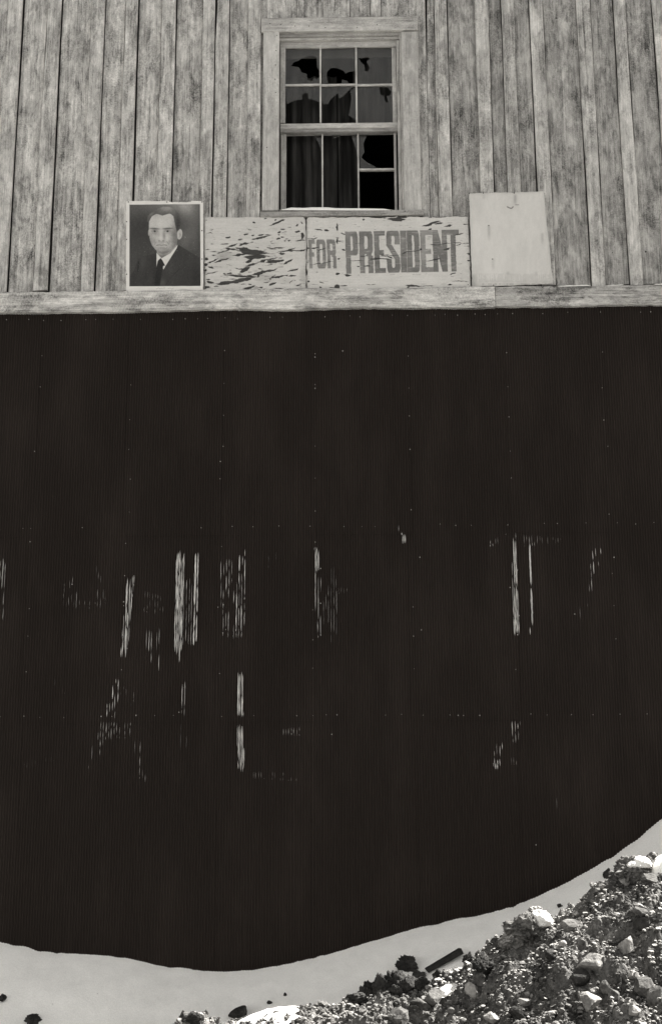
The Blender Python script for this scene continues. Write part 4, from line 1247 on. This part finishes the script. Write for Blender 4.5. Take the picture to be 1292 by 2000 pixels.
# ================================================================== stones and clods
def ico(sub):
    bm = bmesh.new(); bmesh.ops.create_icosphere(bm, subdivisions=sub, radius=1.0)
    v = np.array([x.co[:] for x in bm.verts]); f = np.array([[q.index for q in p.verts] for p in bm.faces]); bm.free()
    return v, f
ICO = {k: ico(k) for k in (1, 2, 3, 4, 5)}
def rock_shape(sub, seed, cuts=9, rough=.06, depth=(.55, .85)):
    r = np.random.default_rng(seed)
    v, f = ICO[sub]; v = v.copy()
    for _ in range(cuts):
        n = r.normal(size=3); n /= np.linalg.norm(n)
        h = r.uniform(*depth)
        e = v @ n - h
        v -= np.outer(np.maximum(e, 0), n)
    ph = r.uniform(0, 50, 3)
    v *= (1 + rough * fbm3(v * 2.2 + ph, seed % 97, 3))[:, None]
    if sub >= 3: v *= (1 + rough * .8 * fbm3(v * 7 + ph, seed % 89 + 3, 3))[:, None]
    if sub >= 5: v *= (1 + rough * .5 * np.abs(fbm3(v * 16 + ph, seed % 83 + 5, 2)))[:, None]
    return v, f

def place_rock(px, py, w, h, label, mat, seed, name='rock', cat='rock', sub=4, cuts=10, rough=.07, tilt=0.0, group=None, sink=.25, depth_ratio=.9, dcut=(.42, .8), flat=True, toward=0.0):
    """a stone w x h photo points big, resting on the heap or the snow at the spot that (px, py + h/2) shows"""
    X, Y, Z = hit(px, py + h * .35)
    Y -= toward
    dist = Y - EYE.y
    mpp = dist / cos(radians(4)) / F
    a, b = w * mpp / 2, h * mpp / 2
    v, f = rock_shape(sub, seed, cuts, rough, dcut)
    v = v / np.abs(v).max(0)
    v = v * np.array([a, max(a, b) * depth_ratio, b * (1 + sink * .5)])
    c, s = cos(radians(tilt)), sin(radians(tilt))
    v = np.stack([v[:, 0] * c - v[:, 2] * s, v[:, 1], v[:, 0] * s + v[:, 2] * c], -1)
    me = fast_mesh(name, v, f, mat, not flat)
    o = link(name, me)
    o.location = (X, Y, Z + b * (1 - sink * 1.2) * .6)
    return tag(o, label, cat, group)

R = place_rock
R(1155, 1877, 58, 40, 'largest pale angular stone in the middle of the dirt heap', STONE, 11, cuts=12, dcut=(.45, .8))
R(1152, 1955, 42, 34, 'pale block shaped stone below the largest stone', STONE, 12, cuts=12, dcut=(.45, .75), tilt=-12)
R(1225, 1842, 30, 40, 'pale wedge stone leaning up right of the largest stone', STONE, 13, cuts=12, tilt=-30)
R(1252, 1782, 34, 20, 'flat grey stone lying high on the right of the heap', GREYSTONE, 14, cuts=12, dcut=(.4, .8))
R(1255, 1802, 36, 24, 'dark rounded stone under the flat grey stone', DARKSOIL, 15)
R(1115, 1806, 50, 26, 'dark slab with a pale top edge near the snow capped clod', GREYSTONE, 16, cuts=12, dcut=(.4, .8), tilt=14)
R(1183, 1930, 26, 30, 'grey stone just right of the pale block stone', GREYSTONE, 17)
R(1200, 1946, 26, 22, 'lower of two grey stones right of the pale block', GREYSTONE, 18)
R(1252, 1925, 46, 34, 'large dark stone in the hollow at the right', GREYSTONE, 19, tilt=10)
R(1235, 1908, 18, 18, 'small pale block on the dark hollow stone', STONE, 21)
R(1283, 1946, 40, 44, 'dark stone with pale top at the right edge of the photo', GREYSTONE, 22)
R(1268, 1717, 34, 22, 'dark grey rounded stone below the white snow cap', GREYSTONE, 23)
R(1219, 1718, 26, 20, 'light faceted stone at the foot of the highest clod', STONE, 24)
R(1238, 1698, 30, 22, 'grey stone packed against the highest clod', GREYSTONE, 25)
R(926, 1936, 32, 36, 'pale upright stone in front of the dark plank', STONE, 26, cuts=12, tilt=24)
R(937, 1914, 28, 28, 'grey stone behind the pale upright stone', GREYSTONE, 27)
R(1235, 1975, 30, 24, 'pale wedge stone low on the right of the heap', STONE, 28, tilt=-20)
R(1022, 1958, 26, 16, 'small flat white stone low in the heap', STONE, 29)
R(1012, 1978, 38, 26, 'dark flat stone under the small white stone', DARKSOIL, 30)
R(818, 1962, 42, 22, 'grey slab among the pale gravel below the dark clods', GREYSTONE, 31, tilt=-8)
R(780, 1985, 50, 30, 'grey rounded stone at the bottom left of the heap', GREYSTONE, 32)
R(848, 1945, 40, 30, 'dark grey stone just below the dark clods', GREYSTONE, 33)
R(1075, 1862, 22, 20, 'dark round pebble left of the largest stone', DARKSOIL, 34)
R(958, 1985, 40, 24, 'pale weathered stone at the bottom of the heap', STONE, 35)
R(1130, 1910, 44, 30, 'dark hollow clod below the largest stone', DARKSOIL, 36)
R(1098, 1846, 16, 14, 'small white stone left of the largest stone', STONE, 37)

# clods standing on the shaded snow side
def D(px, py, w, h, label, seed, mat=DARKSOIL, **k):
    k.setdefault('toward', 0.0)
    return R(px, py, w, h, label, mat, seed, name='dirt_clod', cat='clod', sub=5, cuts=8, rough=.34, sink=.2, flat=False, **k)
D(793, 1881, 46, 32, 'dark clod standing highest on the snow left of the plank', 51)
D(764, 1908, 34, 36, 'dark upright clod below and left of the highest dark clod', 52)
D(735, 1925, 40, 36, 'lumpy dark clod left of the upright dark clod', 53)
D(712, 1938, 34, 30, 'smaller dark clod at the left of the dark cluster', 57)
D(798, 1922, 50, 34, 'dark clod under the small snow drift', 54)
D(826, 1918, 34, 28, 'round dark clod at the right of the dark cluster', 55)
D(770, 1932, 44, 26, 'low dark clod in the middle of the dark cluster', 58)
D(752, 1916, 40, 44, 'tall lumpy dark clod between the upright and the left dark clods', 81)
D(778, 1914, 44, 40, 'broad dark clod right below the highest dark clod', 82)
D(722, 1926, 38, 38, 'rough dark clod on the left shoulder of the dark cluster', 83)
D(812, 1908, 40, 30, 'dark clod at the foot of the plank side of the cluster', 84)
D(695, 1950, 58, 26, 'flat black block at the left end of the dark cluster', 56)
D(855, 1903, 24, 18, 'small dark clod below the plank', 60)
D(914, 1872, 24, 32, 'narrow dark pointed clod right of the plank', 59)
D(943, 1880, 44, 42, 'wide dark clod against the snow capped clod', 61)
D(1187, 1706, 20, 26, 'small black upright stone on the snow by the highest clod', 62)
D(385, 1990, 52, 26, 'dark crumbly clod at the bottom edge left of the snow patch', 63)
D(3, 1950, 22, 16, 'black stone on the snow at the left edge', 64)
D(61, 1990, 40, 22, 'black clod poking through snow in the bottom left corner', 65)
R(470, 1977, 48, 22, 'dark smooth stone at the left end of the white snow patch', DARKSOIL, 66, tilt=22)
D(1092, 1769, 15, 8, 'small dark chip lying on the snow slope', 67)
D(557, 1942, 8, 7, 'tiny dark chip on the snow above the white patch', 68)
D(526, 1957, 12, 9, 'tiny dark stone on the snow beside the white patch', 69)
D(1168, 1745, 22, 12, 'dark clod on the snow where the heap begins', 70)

# big snow capped clods on the ridge
def big_clod(px, py, w, h, label, seed):
    return R(px, py, w, h, label, CLOD, seed, name='snow_capped_clod', cat='clod', sub=5, cuts=7, rough=.42, sink=.3, flat=False, dcut=(.6, .9))
clod_a = big_clod(1030, 1806, 100, 66, 'large rough clod with a white snow cap on the ridge', 71)
big_clod(1000, 1826, 60, 50, 'rough grey clod leaning on the left of the snow capped clod', 72)
big_clod(1045, 1780, 34, 22, 'crumbly pale topped lump on top of the snow capped clod', 74)
clod_b = big_clod(1232, 1692, 74, 46, 'highest rough clod under a white snow cap at the right', 73)

def snow_drape(px, py, w, h, label, seed, d=None, thick=.05, sq=1.0):
    """a patch of snow settled over whatever it lies on: irregular outline, thin at its rim"""
    if d is None: X, Y, Z = hit(px, py)
    else: X, Y, Z = at(px, py, -d)
    mpp = (Y - EYE.y) / F
    a = w * mpp / 2; b = h
    n, k = 26, 64
    V, Fc = [(0, 0, 0)], []
    for i in range(1, n + 1):
        for j in range(k):
            th = 2 * pi * j / k
            R_ = 1 + .34 * float(fbm(np.array(cos(th) * 1.6 + seed), np.array(sin(th) * 1.6), seed, 3))
            V.append((i / n * R_ * a * cos(th), i / n * R_ * b * sin(th), i / n))
    V = np.array(V)
    x, y = X + V[:, 0], Y + V[:, 1]
    e = 1 - V[:, 2] ** 2
    base = surf_z(x, -y)
    if d is not None:                      # settle on the heap but bridge its small hollows
        dd = -y; u = dd - np.interp(x, RX, RD)
        sm = np.interp(x, RX, RZ) - np.where(u > 0, u * .36, -u * .75)
        base = sm + .012
    z = base + thick * (e ** .6 * (1 + .5 * fbm(x * 9, y * 9, seed + 3, 3))) - .012
    V = np.stack([x, y, z], -1)
    for j in range(k): Fc.append((0, 1 + j, 1 + (j + 1) % k))
    for i in range(n - 1):
        for j in range(k):
            p = 1 + i * k + j; q = 1 + i * k + (j + 1) % k
            Fc.append((p, p + k, q + k, q))
    o = link('snow_patch', new_mesh('snow_patch', V, Fc, CLEAN_SNOW, True))
    return tag(o, label, 'snow')
def snow_cap(root, dx, dy, dz, w, dp, h, label, seed):
    """snow lying on a clod"""
    v, f = ICO[5]
    v = v.copy(); v[:, 2] = np.where(v[:, 2] < 0, v[:, 2] * .5, v[:, 2])
    v *= (1 + .38 * fbm3(v * 1.5 + seed, seed, 3) + .10 * fbm3(v * 6 + seed, seed + 5, 3))[:, None]
    v = v * np.array([w, dp, h])
    o = link('snow_patch', fast_mesh('snow_patch', v, f, CLEAN_SNOW, True))
    o.location = root.location + Vector((dx, dy, dz))
    return tag(o, label, 'snow')
snow_cap(clod_a, .055, .0, .03, .055, .07, .05, 'rounded white snow cap on the right side of the big clod', 3)
snow_cap(clod_b, .03, .0, .018, .06, .07, .04, 'bright snow cap on the highest clod at the right', 5)
dc_ = lambda px: float(np.interp(wx(px, 1980, -2.65), RX, RD))
snow_drape(1296, 1690, 64, .10, 'bright snow patch at the right edge beside the highest clod', 7, d=dc_(1296) + .08, thick=.05)
snow_drape(545, 1992, 150, .13, 'bright sunlit snow patch at the bottom of the photo', 9, d=dc_(545) + .06, thick=.05)
snow_drape(870, 1912, 70, .06, 'sunlit snow strip just below the plank', 15, d=dc_(870) + .05, thick=.03)
snow_drape(795, 1908, 84, .07, 'small grey drift of snow between the dark clods', 11, d=2.42, thick=.05)

# the plank end stuck in the snow
p0 = Vector(hit(833, 1900)); p1 = Vector(at(900, 1861, p0.y + .05))
ax = (p1 - p0); L = ax.length
m = MB()
hw, hh = .028, .017
vs, fs = [], []
for i in range(6):
    f = i / 5
    for (yy, zz) in ((-hw, -hh), (hw, -hh), (hw, hh), (-hw, hh)):
        t = .8 + .25 * f
        vs.append((f * L, yy, zz * t))
for i in range(5):
    for k in range(4):
        fs.append((i*4+k, i*4+(k+1)%4, i*4+4+(k+1)%4, i*4+4+k))
fs += [(3, 2, 1, 0), (20, 21, 22, 23)]
m.add(vs, fs)
o = m.build('plank', DARKWOOD)
o.rotation_euler = ax.to_track_quat('X', 'Z').to_euler()
o.location = p0 + Vector((0, 0, .012))
tag(o, 'short dark plank sticking up at a slant from the snow', 'plank')

# mid-size stones: individuals
shapes = []
for s in range(8):
    v, f = rock_shape(2, 900 + s, 10, .08, (.5, .85))
    shapes.append((v / np.abs(v).max(0), f))
meshes = {}
rr = random.Random(5)
def heap_spot(rr):
    for _ in range(200):
        x = rr.uniform(-1.2, 2.7); d = rr.uniform(2.3, 4.3)
        dc = float(np.interp(x, RX, RD))
        if d < dc - .1: continue
        z = float(heap_z(x, d))
        if z > float(snow_z(x, d)) + .0: return x, d, z
    return None
for i in range(70):
    sp = heap_spot(rr)
    if not sp: break
    x, d, z = sp
    k = rr.randrange(8)
    mat = rr.choice([STONE, STONE, GREYSTONE, CLOD])
    key = (k, mat.name)
    if key not in meshes: meshes[key] = fast_mesh('loose_stone', shapes[k][0], shapes[k][1], mat, False)
    o = link('loose_stone', meshes[key])
    s = rr.uniform(.010, .026)
    o.scale = (s * rr.uniform(.9, 1.5), s, s * rr.uniform(.55, .9))
    o.rotation_euler = (rr.uniform(-.5, .5), rr.uniform(-.5, .5), rr.uniform(0, 6.3))
    o.location = (x, -d, z + s * .3)
    tag(o, 'small angular stone lying loose on the sunlit dirt heap', 'stone', 'loose stones on the dirt heap')

# crumbs of earth and gravel nobody could count
def scatter(n, smin, smax, power, sub, name, mat, seed):
    r = np.random.default_rng(seed)
    x = r.uniform(-1.5, 2.9, n * 3); d = r.uniform(2.2, 4.6, n * 3)
    dc = np.interp(x, RX, RD)
    hz = heap_z(x, d)
    dens = .55 + .6 * smooth(-.15, .35, fbm(x * 2.2, d * 2.2, seed, 3))
    ok = (d > dc - .16) & (hz > snow_z(x, d) + .003) & (r.random(n * 3) < dens)
    x, d, hz = x[ok][:n], d[ok][:n], hz[ok][:n]
    n = len(x)
    s = smin + (smax - smin) * r.random(n) ** power
    NS = 10
    prot = []
    for k in range(NS):
        v, f = rock_shape(sub, seed * 31 + k, 7, .5, (.4, .9))
        prot.append((v / np.abs(v).max(), f))
    vs, fs, off = [], [], 0
    for k in range(NS):
        idx = np.arange(k, n, NS)
        v, f = prot[k]
        m_ = len(idx)
        q = r.normal(size=(m_, 4)); q /= np.linalg.norm(q, axis=1)[:, None]
        w_, x_, y_, z_ = q.T
        Rm = np.stack([1-2*(y_*y_+z_*z_), 2*(x_*y_-z_*w_), 2*(x_*z_+y_*w_), 2*(x_*y_+z_*w_), 1-2*(x_*x_+z_*z_), 2*(y_*z_-x_*w_), 2*(x_*z_-y_*w_), 2*(y_*z_+x_*w_), 1-2*(x_*x_+y_*y_)], -1).reshape(-1, 3, 3)
        vv = np.einsum('mij,nj->mni', Rm, v) * (s[idx][:, None, None] * np.array([1.15, 1.1, .8])) 
        vv += np.stack([x[idx], -d[idx], hz[idx] + s[idx] * .35], -1)[:, None, :]
        vs.append(vv.reshape(-1, 3))
        fs.append((f[None] + (off + np.arange(m_) * len(v))[:, None, None]).reshape(-1, 3))
        off += m_ * len(v)
    o = link(name, fast_mesh(name, np.concatenate(vs), np.concatenate(fs), mat, False), kind='stuff')
    return o
scatter(52000, .003, .010, 2.0, 1, 'gravel', CLOD, 71)
scatter(9000, .006, .020, 3.0, 2, 'earth_crumbs', CLOD, 77)
